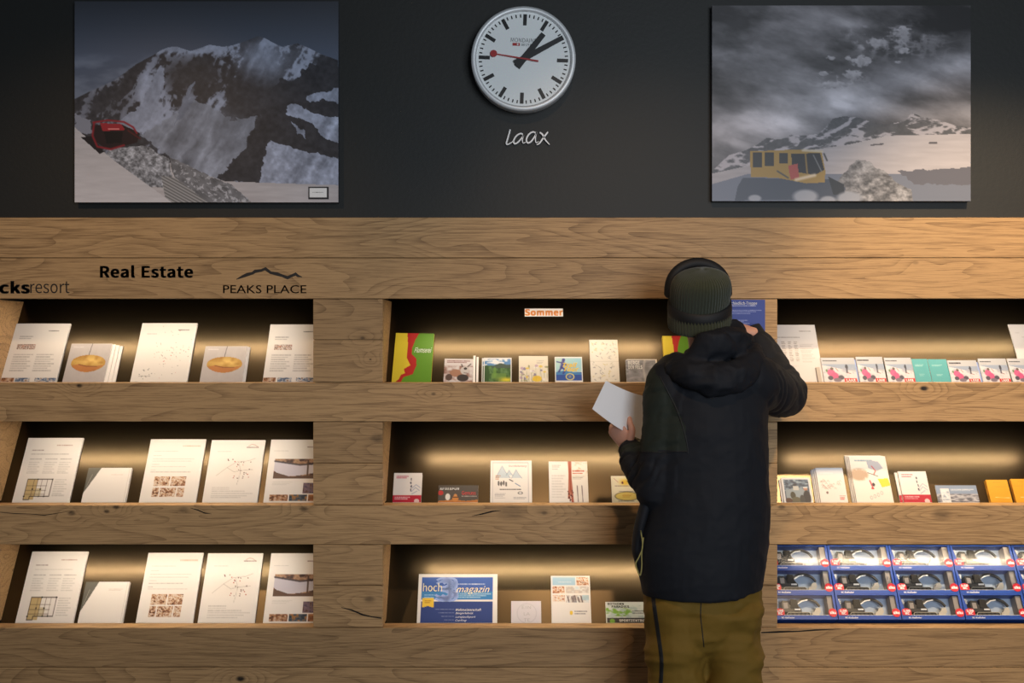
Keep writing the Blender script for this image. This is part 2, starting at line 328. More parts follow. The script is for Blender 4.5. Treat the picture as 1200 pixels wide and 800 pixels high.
# long cracks in the boards
def crack(pts, ws):
    bm = nbm(); ribbon_mesh(bm, [(X(a), Z(b)) for a, b in pts], [w/310 for w in ws], -.0002, ID); fin('crack', bm, M['woodgap'], shelf)
crack([(892, 741), (915, 740), (935, 739.5), (955, 738), (985, 736.8)], [1.5, 2.2, 1.4, 1.8, .4])
crack([(400, 711.5), (412, 714.5), (425, 720), (436, 722.5), (447, 724)], [.4, 1.6, 1.8, 1.2, 1.4])
crack([(553, 604.5), (565, 602), (577, 599), (587, 598)], [.3, 1.6, 1.7, .4])
crack([(0, 600), (18, 601.5), (35, 602), (52, 603.5), (62, 602), (80, 599)], [.6, .9, .6, 1.0, .8, .3])
crack([(223, 595), (232, 597.5), (240, 601), (248, 602)], [.4, 1.4, 1.3, .3])
# ================================================================== pictures, clock and sign on the wall
WY = .035
def picture(l, t, r, b, art, label, gain):
    yf = WY-.032; e = empty('canvas_picture', P((l+r)/2, b, WY)); tag(e, label, 'picture')
    bx('stretcher', (X(l, yf), X(r, yf), yf+.0006, WY-.0002, Z(b, yf), Z(t, yf)), plain('canvas_edge', (66, 68, 74), .6), e, bevel=.001)
    grid_mesh('canvas', (P(l, t, yf), P(r, t, yf), P(l, b, yf), P(r, b, yf)), art, M['canvas'], e, gain); return e
a = Art(55, 8, 1045, 758, 400, 304); u, v = a.u, a.v
a.c[:] = np.array((40, 42, 47))+np.clip(v/220, 0, 1)[..., None]*np.array((24, 28, 36))
cl = fbm(u/120, v/45, 5, 5); a.fill(np.clip((cl-.42)*4, 0, 1)*np.clip((v-195)/40, 0, 1)*np.clip((420-u)/90, 0, 1), (82, 88, 101))
ridge = [(55, 372), (100, 350), (140, 332), (200, 305), (235, 280), (290, 240), (345, 212), (380, 190), (410, 179), (440, 178), (490, 194), (520, 185), (560, 170), (612, 178), (650, 172), (700, 155), (722, 146), (745, 138), (775, 148), (800, 163), (835, 178), (890, 165), (930, 180), (980, 205), (1045, 228)]
m = a.mask(ridge+[(1045, 770), (55, 770)])
wu = u+30*fbm(u/60, v/60, 4, 9); wv = v+30*fbm(u/60+9, v/60, 4, 12)
rd = ridged((wu+wv*.55)/75, (wv-wu*.15)/190, 5, 1); fine = fbm(u/14, v/14, 4, 21)
rock = np.clip(28+22*fine+10*rd, 0, 255)[..., None]*np.array((.98, .97, 1.05)); snow = (66+60*rd+26*fine)[..., None]*np.array((.90, .94, 1.06))
sm = np.clip((rd+.30*fine-.80)*9, 0, 1)                       # gullies filled with snow
def zone(x, y, rx, ry): return np.exp(-(((u-x)/rx)**2+((v-y)/ry)**2))
bias = zone(760, 230, 110, 90)*1.4+zone(430, 185, 60, 16)*1.6+zone(560, 185, 60, 16)*1.4+zone(345, 380, 40, 110)*.9+zone(560, 520, 190, 130)*1.1+zone(930, 210, 60, 40)*.5-zone(500, 290, 120, 60)*.9-zone(180, 390, 90, 60)*.4-zone(760, 560, 60, 80)*.6
sm = np.clip(sm*.9+bias*1.15-.35+.55*(rd-.6), 0, 1)
sm2 = sm[..., None]; a.c = np.where(m[..., None] > .5, rock*(1-sm2)+snow*sm2, a.c)
def rough_poly(pts, amp=14, s=30):
    o = u.copy(), v.copy(); a.u = u+amp*(fbm(u/22, v/22, 3, s)-.5)*2; a.v = v+amp*(fbm(u/22+5, v/22, 3, s+3)-.5)*2; mm = a.mask(pts); a.u, a.v = o; return mm
mm = rough_poly([(590, 665), (690, 560), (750, 450), (780, 350), (835, 295), (880, 310), (930, 240), (1060, 250), (1060, 590), (900, 585), (800, 540), (745, 700)]); a.c = np.where(mm[..., None] > .5, rock*.92, a.c)
for pl, bsh in (([(850, 400), (880, 388), (940, 420), (1060, 450), (1060, 545), (1000, 520), (950, 470), (890, 440), (850, 430)], 1.12), ([(925, 365), (990, 345), (1060, 330), (1060, 395), (990, 372), (940, 390)], 1.05), ([(785, 530), (870, 555), (1060, 600), (1060, 705), (745, 695), (765, 600)], 1.08), ([(865, 460), (920, 490), (925, 520), (890, 495)], 1)):
    mm = rough_poly(pl, 10); a.c = np.where(mm[..., None] > .5, snow*bsh*(.86+.2*fine[..., None]), a.c)
mm = rough_poly([(300, 500), (370, 470), (500, 380), (560, 400), (640, 450), (740, 440), (690, 560), (590, 665), (480, 640), (380, 570)], 16); a.c = np.where(mm[..., None] > .5, (snow*.72+18)*(.8+.35*rd[..., None]), a.c)
mm = rough_poly([(230, 450), (300, 400), (350, 290), (385, 250), (392, 300), (370, 380), (330, 450), (290, 500)], 14); a.c = np.where(mm[..., None] > .5, snow*.95, a.c)
mm = rough_poly([(430, 470), (455, 400), (480, 330), (505, 300), (480, 380), (520, 360), (470, 430)], 10); a.c = np.where(mm[..., None] > .5, snow*.8, a.c)
a.fill(np.exp(-((v-420-.4*(700-u))/45)**2)*zone(640, 330, 160, 80)*.5, (70, 70, 76))
a.fill(rough_poly([(55, 425), (110, 450), (125, 500), (55, 500)], 10), (96, 98, 108))
a.fill(a.mask([(380, 600), (620, 680), (1046, 694), (1046, 770), (300, 770)]), (128, 124, 126)); a.fill(a.mask([(380, 600), (620, 680), (1046, 694), (1046, 770), (300, 770)])*(fbm(u/90, v/9, 3, 8)-.3), (150, 146, 148))
lump = np.clip(fbm(u/13, v/10, 4, 17, .7)*1.8-.45, 0, 1)
mm = rough_poly([(160, 580), (200, 556), (300, 545), (345, 556), (410, 600), (425, 700), (300, 700)], 8); a.c = np.where(mm[..., None] > .5, (62+90*lump[..., None])*np.array((.97, .98, 1.03)), a.c)
mm = rough_poly([(410, 590), (470, 612), (560, 660), (640, 690), (720, 755), (560, 765), (430, 670)], 6); a.c = np.where(mm[..., None] > .5, (58+40*ridged((u-v*1.3)/30, (u+v)/60, 2, 4)[..., None]+42*(lump[..., None] > .62))*np.array((.98, .98, 1.02)), a.c)
mm = rough_poly([(380, 660), (430, 665), (560, 760), (400, 770)], 2); a.c = np.where(mm[..., None] > .5, (98+22*np.sin((u*.55-v)*.55)[..., None])*np.array((1, .99, 1.0)), a.c)
mm = a.mask([(55, 478), (110, 525), (200, 600), (300, 672), (420, 758), (420, 770), (55, 770)]); a.c = np.where(mm[..., None] > .5, (128+12*fbm(u/60, v/8, 3, 4)[..., None]+np.clip((v-560)/18, 0, 12)[..., None])*np.array((1, .98, 1.0)), a.c)
a.poly([(78, 515), (120, 510), (165, 570), (150, 578)], (26, 24, 26)); a.poly([(120, 470), (235, 468), (300, 500), (290, 535), (180, 562), (130, 530)], (30, 22, 24))
a.line([(128, 462), (122, 510), (140, 550), (190, 560), (240, 545)], 5, (98, 26, 32)); a.line([(125, 460), (180, 452), (240, 458), (275, 478), (288, 500)], 4.5, (104, 28, 34)); a.poly([(150, 462), (230, 466), (245, 488), (160, 492)], (110, 30, 36)); a.poly([(165, 495), (235, 495), (232, 535), (175, 540)], (18, 16, 18)); a.rect(180, 482, 222, 488, (160, 90, 90)); a.line([(255, 490), (300, 520)], 4, (60, 24, 26))
a.rect(931, 701, 1008, 746, (25, 25, 28)); a.rect(937, 706, 1002, 740, (205, 205, 206)); a.text(948, 719, 990, 725, 1, (40, 40, 40), .9)
picture(87.5, 1.5, 396.5, 237, a, 'left canvas picture of dark snowy mountains with a red snow groomer', 2.3)
a = Art(45, 20, 1015, 752, 392, 300); u, v = a.u, a.v
wx = u+60*fbm(u/120, v/120, 4, 2); c1 = fbm((wx+v*.9)/260, (v-u*.32)/90, 6, 6, .55); c2 = fbm(wx/90, v/60, 5, 14)
base = 76+52*np.clip((c1-.40)*2.6, -.35, 1)+20*(c2-.5)
base = base-8+62*np.exp(-(((v-345)+.28*(u-600))/80)**2)*(.75+.4*c2)+26*zone(440,400,200,50)-30*zone(760, 90, 230, 60)-36*zone(980, 90, 140, 90)-34*zone(850, 375, 170, 26)+24*zone(560, 90, 120, 30)
puff = np.clip((ridged(u/45, v/28, 4, 19)*.6+c2*.5-.62)*6, 0, 1)*(zone(760, 150, 150, 60)+zone(520, 290, 90, 25)+zone(640, 150, 80, 40))
base = base+60*np.clip(puff, 0, 1)
for x, y, rx, ry in ((605, 228, 38, 20), (490, 216, 18, 8), (500, 316, 60, 14), (575, 278, 36, 16), (463, 274, 18, 8), (760, 118, 30, 20), (660, 158, 30, 16), (556, 217, 13, 8), (742, 232, 13, 7), (764, 190, 20, 12)):
    dd = np.clip((1.25-((u-x)/rx)**2-((v-y)/ry)**2+2.2*(fbm(u/13, v/9, 4, 33)-.5))*1.5, 0, 1); base = base*(1-dd)+dd*(112+36*fbm(u/12, v/8, 3, 35)-(v-y)/ry*10)
a.c = np.clip(base, 36, 175)[..., None]*np.array((.99, .97, 1.01))
def zone2(x, y, rx, ry): return np.exp(-(((a.u-x)/rx)**2+((a.v-y)/ry)**2))
mt_ = [(40, 645), (75, 610), (110, 580), (170, 562), (215, 540), (250, 515), (300, 522), (345, 503), (400, 506), (445, 500), (475, 470), (500, 442), (540, 435), (600, 440), (650, 460), (705, 465), (770, 452), (795, 420), (830, 436), (900, 450), (960, 470), (1020, 478)]
mm = a.mask(mt_+[(1020, 760), (40, 760)]); rr = ridged((u+v*1.6)/60, (v*2.2-u*.6)/70, 4, 11)
sn = np.clip((rr-.62)*7+zone(560, 490, 90, 30)*1.3+zone(350, 520, 50, 18)*1.2-zone(500, 460, 30, 20)*1.2-zone(800, 465, 70, 22)*1.3-zone(250, 535, 50, 20)-zone(650, 475, 60, 15)*.6, 0, 1)[..., None]
a.c = np.where(mm[..., None] > .5, (58+20*fine[:300, :392, None])*(1-sn)*np.array((1, 1, 1.05))+sn*np.array((136, 132, 138)), a.c)
mm = a.mask([(40, 650), (180, 620), (420, 560), (560, 540), (700, 508), (1020, 500), (1020, 760), (40, 760)]); a.c = np.where(mm[..., None] > .5, (120+14*fbm(u/80, v/10, 3, 7)[..., None]+np.clip((u-300)/40, 0, 12)[..., None])*np.array((1, .97, 1.0)), a.c)
a.fill(a.mask([(40, 690), (180, 650), (520, 650), (1020, 650), (1020, 760), (40, 760)]), (88, 92, 104)); a.fill(rough_poly([(740, 640), (860, 636), (960, 630), (1025, 625), (1025, 690), (800, 690)], 8), (76, 76, 84))
for pl in ([(640, 540), (690, 535), (690, 541), (640, 545)], [(855, 532), (890, 530), (890, 539), (860, 539)]): a.poly(pl, (70, 68, 72))
lump = np.clip(fbm(u/22, v/16, 4, 27, .65)*2-.5, 0, 1); mm = rough_poly([(500, 700), (545, 640), (585, 600), (615, 595), (650, 620), (700, 645), (740, 680), (790, 710), (800, 755), (510, 755)], 9); a.c = np.where(mm[..., None] > .5, (62+72*lump[..., None])*np.array((1, .99, 1.02)), a.c)
a.poly([(160, 665), (480, 670), (545, 700), (540, 745), (130, 750), (140, 700)], (58, 62, 72)); a.poly([(480, 660), (540, 690), (540, 725), (500, 730)], (40, 42, 46))
a.poly([(187, 566), (345, 560), (455, 562), (470, 640), (468, 682), (400, 686), (290, 665), (190, 662)], (122, 100, 56))
for x0, x1, y0, y1 in ((197, 232, 570, 625), (242, 276, 570, 622), (297, 328, 572, 612)): a.rect(x0, y0, x1, y1, (44, 44, 46))
a.poly([(342, 575), (450, 572), (466, 635), (430, 655), (345, 640)], (38, 38, 42)); a.line([(395, 575), (402, 650)], 4, (112, 92, 54)); a.line([(425, 580), (455, 640)], 3, (90, 92, 96)); a.line([(385, 562), (458, 566)], 6, (150, 142, 128)); a.poly([(330, 620), (365, 612), (372, 665), (340, 672)], (128, 62, 58)); a.line([(360, 672), (430, 655)], 8, (165, 150, 130)); a.line([(290, 640), (330, 665)], 4, (60, 60, 60)); a.line([(465, 575), (476, 600)], 4, (50, 50, 52))
for x, y, r in ((395, 735, 46), (205, 742, 24), (560, 742, 46), (480, 750, 30)): a.ell(x, y, r, r*.55, (120, 122, 130), 1, .4)
picture(834.5, 6.5, 1137.5, 235.5, a, 'right canvas picture of a yellow snow groomer under heavy clouds', 1.9)
# clock
ck = empty('wall_clock', P(613.3, 69.5, WY)); tag(ck, 'round white station-style wall clock with a red second hand', 'clock')
yc = -.035; cc = P(613.4, 68.8, yc); U = .000759*1.0
CM = Matrix.Translation(cc) @ Matrix.Rotation(math.radians(2.3), 4, 'Y')
def lathe(prof, seg=96, mat4=ID):
    bm = nbm(); rings = []
    for r, y in prof: rings.append([bm.verts.new(mat4 @ Vector((r*math.cos(2*math.pi*k/seg), y, r*math.sin(2*math.pi*k/seg)))) for k in range(seg)])
    for p, q in zip(rings[:-1], rings[1:]):
        for k in range(seg): bm.faces.new((p[k], p[(k+1) % seg], q[(k+1) % seg], q[k]))
    bmesh.ops.recalc_face_normals(bm, faces=bm.faces); return bm
fin('case', lathe([(.15, .069), (.19, .069), (.1955, .05), (.1965, .0), (.1945, -.006), (.184, -.009), (.1775, -.004), (.1765, .006)], 96, CM), M['alu'], ck, True)
bm = lathe([(.1765, .0045), (.1, .0045), (.001, .0045)], 96, CM); fin('face', bm, M['clockface'], ck)
bmH = nbm(); box(bmH, -9*U, 9*U, -.0008, 0, 166*U, 221*U); mH = bpy.data.meshes.new('hour_mark'); bmH.to_mesh(mH); bmH.free(); mH.materials.append(M['black'])
bmH = nbm(); box(bmH, -3*U, 3*U, -.0008, 0, 205*U, 221*U); mM = bpy.data.meshes.new('minute_mark'); bmH.to_mesh(mM); bmH.free(); mM.materials.append(M['black'])
for k in range(60):
    o = bpy.data.objects.new('hour_mark' if k % 5 == 0 else 'minute_mark', mH if k % 5 == 0 else mM); C.objects.link(o); o.parent = ck; o.matrix_parent_inverse = parent_inv(ck)
    o.matrix_basis = CM @ Matrix.Translation((0, .0042, 0)) @ Matrix.Rotation(math.radians(6*k), 4, 'Y')
def hand(name, ang, pts, y0, th, mat):
    bm = nbm(); prism(bm, [(a_*U, b_*U) for a_, b_ in pts], th, CM @ Matrix.Translation((0, y0, 0)) @ Matrix.Rotation(math.radians(ang), 4, 'Y')); bmesh.ops.recalc_face_normals(bm, faces=bm.faces); return fin(name, bm, mat, ck)
hand('hour_hand', 36.6, [(-17, -52), (17, -52), (13, 158), (-13, 158)], .0005, .0012, M['black'])
hand('minute_hand', 59.4, [(-16, -50), (16, -50), (11, 222), (-11, 222)], -.0015, .0012, M['black'])
sh = hand('second_hand', 277.4, [(-4, -75), (4, -75), (2.6, 140), (-2.6, 140)], -.0035, .001, M['red'])
bm = lathe([(.001, -.004), (17*U, -.004), (17*U, -.0028), (.001, -.0028)], 32, CM @ Matrix.Rotation(math.radians(277.4), 4, 'Y') @ Matrix.Translation((0, 0, 149*U))); fin('disc', bm, M['red'], sh)
textmesh('MONDAINE', -66*U, 82*U, 62*U, 103*U, CM @ Matrix.Translation((0, .0042, 0)), M['grey'], ck, thick=.0004)
bm = nbm(); box(bm, -57*U, -20*U, -.0004, 0, 64*U, 78*U, CM @ Matrix.Translation((0, .0042, 0))); tag(fin('emblem', bm, M['red'], ck), 'small red emblem with white cross')
bm = nbm(); T_ = CM @ Matrix.Translation((0, .0037, 0)); box(bm, -36*U, -26*U, -.0003, 0, 69*U, 73*U, T_); box(bm, -33*U, -29*U, -.00031, 0, 66*U, 76*U, T_); fin('emblem_cross', bm, M['whitep'], ck)
textmesh('SBB CFF FFS', -14*U, 65*U, 46*U, 77*U, CM @ Matrix.Translation((0, .0042, 0)), M['black'], ck, thick=.0004)
# brushed metal script lettering
sg = empty('metal_lettering', P(618, 170, WY)); tag(sg, 'silver handwritten-style metal lettering below the clock', 'sign')
def s3(pts): return [(X(530+a/4.21, .02), Z(b/4.21, .02)) for a, b in pts]
strokes = [[(286, 638), (280, 660), (272, 688), (267, 707), (275, 711), (295, 700), (300, 694)],
 [(350, 664), (338, 658), (318, 668), (303, 692), (308, 708), (325, 700), (345, 676), (352, 662), (346, 688), (350, 705), (362, 700)],
 [(415, 656), (398, 650), (378, 662), (366, 686), (372, 704), (390, 696), (408, 670), (416, 650), (410, 682), (414, 703), (426, 697)],
 [(432, 652), (446, 664), (460, 690), (480, 712)], [(472, 650), (452, 676), (430, 706), (416, 713)]]
for nm, ss in (('letter_l', strokes[:1]), ('letter_a', strokes[1:2]), ('letter_a', strokes[2:3]), ('letter_x', strokes[3:])):
    bm = nbm()
    for q in ss:
        sp = [(p.x, p.y) for p in smoothpts([Vector(p) for p in s3(q)], 5)]; ww = [.0036+.0022*math.sin(3.1*i/len(sp)+.6) for i in range(len(sp))]; ribbon_mesh(bm, sp, ww, .012, Matrix.Translation((0, .022, 0)))
    bmesh.ops.recalc_face_normals(bm, faces=bm.faces); fin(nm, bm, M['brush'], sg)
# ================================================================== leaflets, booklets and boxes in the recesses
WHITE = (244, 238, 234); TXT = (150, 145, 145); ORD = ['front', 'second', 'third', 'fourth', 'fifth', 'sixth']
def plane_y0(row, o): return BY-o/COS, Z(ROWS[row][1])                       # y = y0 + .6 (z - zl)
def item(name, label, cat, row, l, r, t, art=None, th=.004, base=0.0, group=None, body=None, roll=0, texts=(), clip_r=None, res=1.35, corner=0, sheets=0, dz=0.0, lip=None):
    """a flat thing leaning on the back plate; l, r, t = left, right, top edge as seen in the photo.
    art(a): paints the cover, u in 0..100 across, v in 0..100 from top to the lip"""
    o = base+th+.0003; y0, zl = plane_y0(row, o); k = (400-t)/F
    y = (y0+.6*(CAMZ+k*D-zl))/(1-.6*k); z = CAMZ+k*(D+y); xl, xr = X(l, y), X(r, y)
    if clip_r is not None: xr = min(xr, clip_r)
    w = xr-xl; zf = zl-.0296+dz+th*SIN; H = (z-zf)/COS
    # visible height: where the sight line over the lip edge meets the front plane
    kk = (zl-CAMZ)/(D+.066); yv = (y0+.6*(CAMZ+kk*D-zl))/(1-.6*kk); Hv = (z-(CAMZ+kk*(D+yv)))/COS
    org = Vector((xl, y-H*SIN, z-H*COS)); M4 = Matrix.Translation(org) @ Matrix.Rotation(-math.atan(.6), 4, 'X')   # local: x right, z up the board, -y to the viewer
    if roll: M4 = M4 @ Matrix.Rotation(math.radians(roll), 4, 'Y')
    bm = nbm()
    if corner: 
        c = corner; prism(bm, [(0, 0), (w, 0), (w, H-c), (w-c*.35, H-c*.3), (w-c, H), (0, H)], th-.0006, M4 @ Matrix.Translation((0, .0006, 0))); bmesh.ops.recalc_face_normals(bm, faces=bm.faces)
    else: box(bm, 0, w, .0006, th-.0002, 0, H, M4)
    e = empty(name, M4 @ Vector((w/2, th/2, 0))); tag(e, label, cat, group)
    bms = fin('pages', bm, M[body] if body else M['paper'], e)
    wpx = abs(r-l); nx = int(wpx*res)+8; ny = int(wpx*res*Hv/w)+8
    if art is not None:
        a = Art(0, 0, 100, 100, nx, ny, WHITE); a.asp = Hv/w; art(a)
        hx = .0003
        c0 = [M4 @ Vector(q) for q in ((0, 0, H), (w, 0, H), (0, 0, H-Hv), (w, 0, H-Hv))]
        if corner:
            a.fill(((a.u > 100-100*corner/w*.9) & (a.v < 100*corner/Hv*.9) & ((a.u-100+100*corner/w)/(100*corner/w)-(a.v)/(100*corner/Hv) > 0)).astype(float)*0, WHITE)
        cv = grid_mesh('cover', c0, a, M['print'], e, .74)
    for s_ in texts:                      # (string, l, top, r, bottom in 0..100, material, kwargs)
        st, a0, b0, a1, b1, mt_, kw = s_; zz = lambda v_: H-Hv*v_/100
        textmesh(st, w*a0/100, zz(b1), w*a1/100, zz(b0), M4 @ Matrix.Translation((0, -.0004, 0)), M[mt_], e, **{'thick': .0004, **kw})
    return e
def stack(n, step_px, name, label, cat, row, l, r, t, art, th, group, **kw):
    """n countable copies, each its own thing; the front one carries the print"""
    tt = kw.pop('tstep', .4)
    for i in range(n):
        item(name, label+', '+('front copy' if i == 0 else ORD[i]+' copy'), cat, row, l+step_px*i, r+step_px*i, t+(tt*i), art if (i == 0 or step_px < 0) else None, th, (n-1-i)*th, group, texts=kw.get('texts', ()) if i == 0 else (), **{k: v for k, v in kw.items() if k != 'texts'})
# --- print designs
PH1 = [(60, 40, 34), (150, 95, 60), (190, 150, 120), (225, 205, 190)]; PH2 = [(50, 60, 90), (120, 140, 170), (230, 226, 226), (150, 120, 100)]
def a_letter(a):
    a.text(63, 12, 82, 15, 1, (90, 90, 90), .8); a.text(12, 22, 40, 29, 2, TXT, .6, 1); a.photo(13, 36, 46, 45, [(170, 90, 60), WHITE, (110, 80, 70), WHITE, (190, 140, 120)], 4, .5)
    for x in (10, 52): a.text(x, 53, x+36, 84, 8, TXT, .55, x)
    for x0, x1, c, s in ((1, 23, PH1, 1), (26, 52, PH2, 5), (60, 98, PH2[::-1], 8)): a.photo(x0, 93, x1, 100, c, s, .3)
def a_dots(a):
    a.text(68, 11, 88, 14, 1, (90, 90, 90), .8); a.text(12, 18, 30, 20, 1, (150, 60, 90), .5)
    r = random.Random(5)
    for i in range(70):
        x = r.gauss(60, 16); y = r.gauss(52+(x-60)*-.2, 16); c = [(60, 50, 50), (190, 60, 60), (120, 110, 110)][i % 3]; a.ell(x, y, .7, .7/a.asp, c, .6)
    for i in range(14): x = r.gauss(26, 7); y = r.gauss(86, 4); a.ell(x, y, .9, .8, (80, 90, 90), .6)
    a.text(12, 90, 34, 93, 1, TXT, .5)
def a_shell(a):
    a.c[:] = (196, 188, 188); a.c += (fbm(a.u/9, a.v/9, 3, 3)[..., None]-.5)*8
    a.line([(52, 0), (49, 32)], .9, (40, 36, 36)); a.text(8, 8, 32, 12, 1, (240, 240, 240), .8)
    p = []
    for i in range(30):
        t = math.pi*i/29; p.append((52-42*math.cos(t), 53-23*math.sin(t)**.8))
    for i in range(30):
        t = math.pi*i/29; p.append((52+42*math.cos(t), 53+22*math.sin(t)**1.3))
    m = a.mask(p); col = np.array((206, 165, 84))+np.array((-40, -48, -40))*np.clip((fbm(a.u/14, a.v/10, 3, 8)-.35)*1.7, 0, 1)[..., None]+np.array((36, 36, 30))*np.exp(-(((a.u-60)/24)**2+((a.v-45)/9)**2))[..., None]
    a.c = np.where(m[..., None] > .5, col, a.c); low = a.mask([(14, 58), (30, 54), (50, 58), (70, 60), (94, 55), (80, 66), (60, 74), (40, 75), (22, 68)]); a.fill(low*m, (190, 116, 66), .8); a.line([(30, 55), (50, 60), (75, 60)], 1.5, (110, 60, 30), .7)
def a_plan(a):
    a.text(55, 11, 84, 14, 1, (170, 130, 120), .7); a.text(12, 19, 34, 21, 1, (120, 100, 100), .6); a.text(12, 25, 80, 28, 1, TXT, .5); 
    for x in (12, 40, 66): a.text(x, 33, x+22, 36, 1, TXT, .6); a.text(x, 38, x+22, 58, 6, TXT, .35, x)
    x0, x1, y0, y1 = 18, 62, 65, 96
    a.rect(x0, y0, x0+18, y1, (205, 180, 130)); a.rect(x0+18, y0+14, x0+28, y1-6, (222, 208, 176)); 
    a.line([(x0, y0), (x1, y0), (x1, y1-5), (x0+10, y1-5), (x0+10, y1), (x0, y1), (x0, y0)], .9, (70, 58, 50))
    for x in (30, 36, 44, 53): a.line([(x, y0), (x, y1-5)], .6, (90, 76, 66), .8)
    for y in (75, 82, 88): a.line([(x0, y), (x1-8, y)], .6, (90, 76, 66), .7)
    for x, y in ((36, 65), (44, 80), (30, 80), (53, 91), (62, 65), (18, 91), (44, 91)): a.ell(x, y, 1.5, 1.2, (45, 38, 34))
    a.text(66, 65, 90, 92, 8, TXT, .4, 2)
def a_photos(a):
    a.text(60, 10, 92, 14, 1, (200, 160, 130), .6)
    for y, w in ((19, 60), (26, 16), (31, 80), (35, 70), (40, 14), (44, 86), (49, 12), (52, 84)): a.text(10, y, 10+w, y+2, 1, TXT, .5, y)
    for x0, x1, y0, y1, s in ((20, 47, 60, 75, 1), (49, 76, 60, 75, 3), (20, 31, 77, 92, 5), (33, 61, 77, 92, 6), (63, 76, 77, 92, 9)): a.photo(x0, y0, x1, y1, [(70, 45, 35), (160, 110, 80), (215, 180, 150), (236, 222, 210), (140, 90, 60)], s, .3)
def a_map(a):
    a.text(66, 11, 90, 14, 1, (110, 90, 90), .7); a.line([(70, 10), (76, 7), (82, 8), (88, 11)], .7, (190, 150, 140), .7); a.text(14, 18, 40, 20, 1, TXT, .5)
    a.fill(zone_(a, 54, 47, 30, 17)*.5, (226, 216, 208))
    for p in ([(18, 58), (36, 45), (52, 36), (74, 34), (86, 30)], [(56, 36), (62, 50), (60, 64), (58, 72)], [(60, 50), (84, 48)], [(36, 45), (50, 52), (60, 50)]): a.line(p, .5, (170, 164, 160), .8)
    r = random.Random(2)
    for i in range(24): x = r.uniform(34, 80); y = r.uniform(31, 62); a.ell(x, y, 1.1, .9, (90, 60, 60) if i % 3 else (170, 50, 50), .8)
    for y in (76, 79): a.text(14, y, 46, y+2, 1, TXT, .5)
    a.text(14, 82, 90, 95, 4, TXT, .35, 3)
def zone_(a, x, y, rx, ry): return np.exp(-(((a.u-x)/rx)**2+((a.v-y)/ry)**2))
def a_lounge(k=1.0):
    def f(a):
        s = k; a.text(70*s, 11, 100, 14, 1, (120, 90, 90), .7); a.text(8*s, 18, 36*s, 20, 1, TXT, .5)
        a.photo(12*s, 31, 100, 63, [(72, 48, 42), (150, 110, 90), (190, 150, 120), (150, 110, 80)], 7, .12); a.poly([(12*s, 36), (60*s, 42), (100, 40), (100, 52), (60*s, 58), (30*s, 60), (12*s, 50)], (205, 200, 215)); a.line([(12*s, 35), (60*s, 41), (100, 38)], 1.6, (60, 50, 60)); a.line([(75*s, 34), (76*s, 58)], 2, (80, 55, 45)); a.poly([(12*s, 52), (45*s, 60), (100, 56), (100, 63), (12*s, 63)], (96, 70, 60))
        a.text(12*s, 68, 50*s, 74, 3, TXT, .35); a.photo(70*s, 70, 100, 86, [(70, 60, 90), (130, 110, 130), (90, 60, 50)], 11, .2)
        for x0, x1, c in ((10, 44, PH1), (46, 80, [(30, 40, 55), (60, 80, 100), (180, 120, 60)]), (82, 110, [(120, 70, 40), (190, 130, 80)])): a.photo(x0*s, 88, min(100, x1*s), 98, c, x0, .25)
    return f
def a_cut(a):
    a.poly([(0, -2), (31, -2), (0, 74)], (104, 102, 96)); a.line([(12, 20), (4, 55)], .9, (190, 188, 180), .6); a.text(55, 17, 88, 22, 2, (180, 150, 140), .5); a.line([(96, 0), (96, 100)], .6, (200, 190, 186), .6)
g_leaf = 'white A4 leaflet piles in the left recesses'; gs = 'shell booklets in the top left recess'; nr = NX[0][1]-.002
def leaf(label, row, l, r, t, art, clip=None, th=.009): item('leaflet_pile', label, 'leaflet', row, l, r, t, art, th, 0, None, clip_r=clip)
leaf('white leaflet pile with logo and text columns, far left of the top shelf', 0, 19.5, 83, 379, a_letter)
stack(4, 4.2, 'booklet', 'grey booklet with golden shell lamp, left shell stack', 'booklet', 0, 84, 131.5, 402.5, a_shell, .0068, gs, tstep=.9)
leaf('white A4 leaflet pile printed with a map of scattered dots, top shelf', 0, 167, 231.5, 378.5, a_dots)
stack(3, 1.6, 'booklet', 'grey booklet with golden shell lamp, right shell stack', 'booklet', 0, 241, 290, 405.5, a_shell, .0068, gs, tstep=.5)
leaf('white leaflet pile with text columns, beside the oak post, top shelf', 0, 317, 384, 380, a_letter, nr)
leaf('white leaflet pile with tan floor plan, far left, middle shelf', 1, 33.5, 98, 513, a_plan)
item('booklet', 'white booklet with a dark grey corner triangle, middle shelf', 'booklet', 1, 104, 154.5, 548, a_cut, .015)
leaf('white A4 leaflet pile with a block of brown interior photos, middle shelf', 1, 177, 241.5, 514.5, a_photos)
leaf('white A4 leaflet pile with a pale road map, middle shelf', 1, 248.5, 311, 515.5, a_map)
leaf('white leaflet pile with large lounge photo, middle shelf', 1, 318, 384, 515, a_lounge(1.0), nr)
leaf('white leaflet pile with tan floor plan, far left, bottom shelf', 2, 38, 103.5, 646, a_plan)
item('booklet', 'white booklet with a dark grey corner triangle, bottom shelf', 'booklet', 2, 101, 152, 681.5, a_cut, .015)
leaf('white A4 leaflet pile with a block of brown interior photos, bottom shelf', 2, 174, 238.5, 647.5, a_photos)
leaf('white A4 leaflet pile with a pale road map, bottom shelf', 2, 244, 308.5, 648, a_map)
leaf('white leaflet pile with large lounge photo, bottom shelf', 2, 318, 384, 648, a_lounge(1.0), nr)
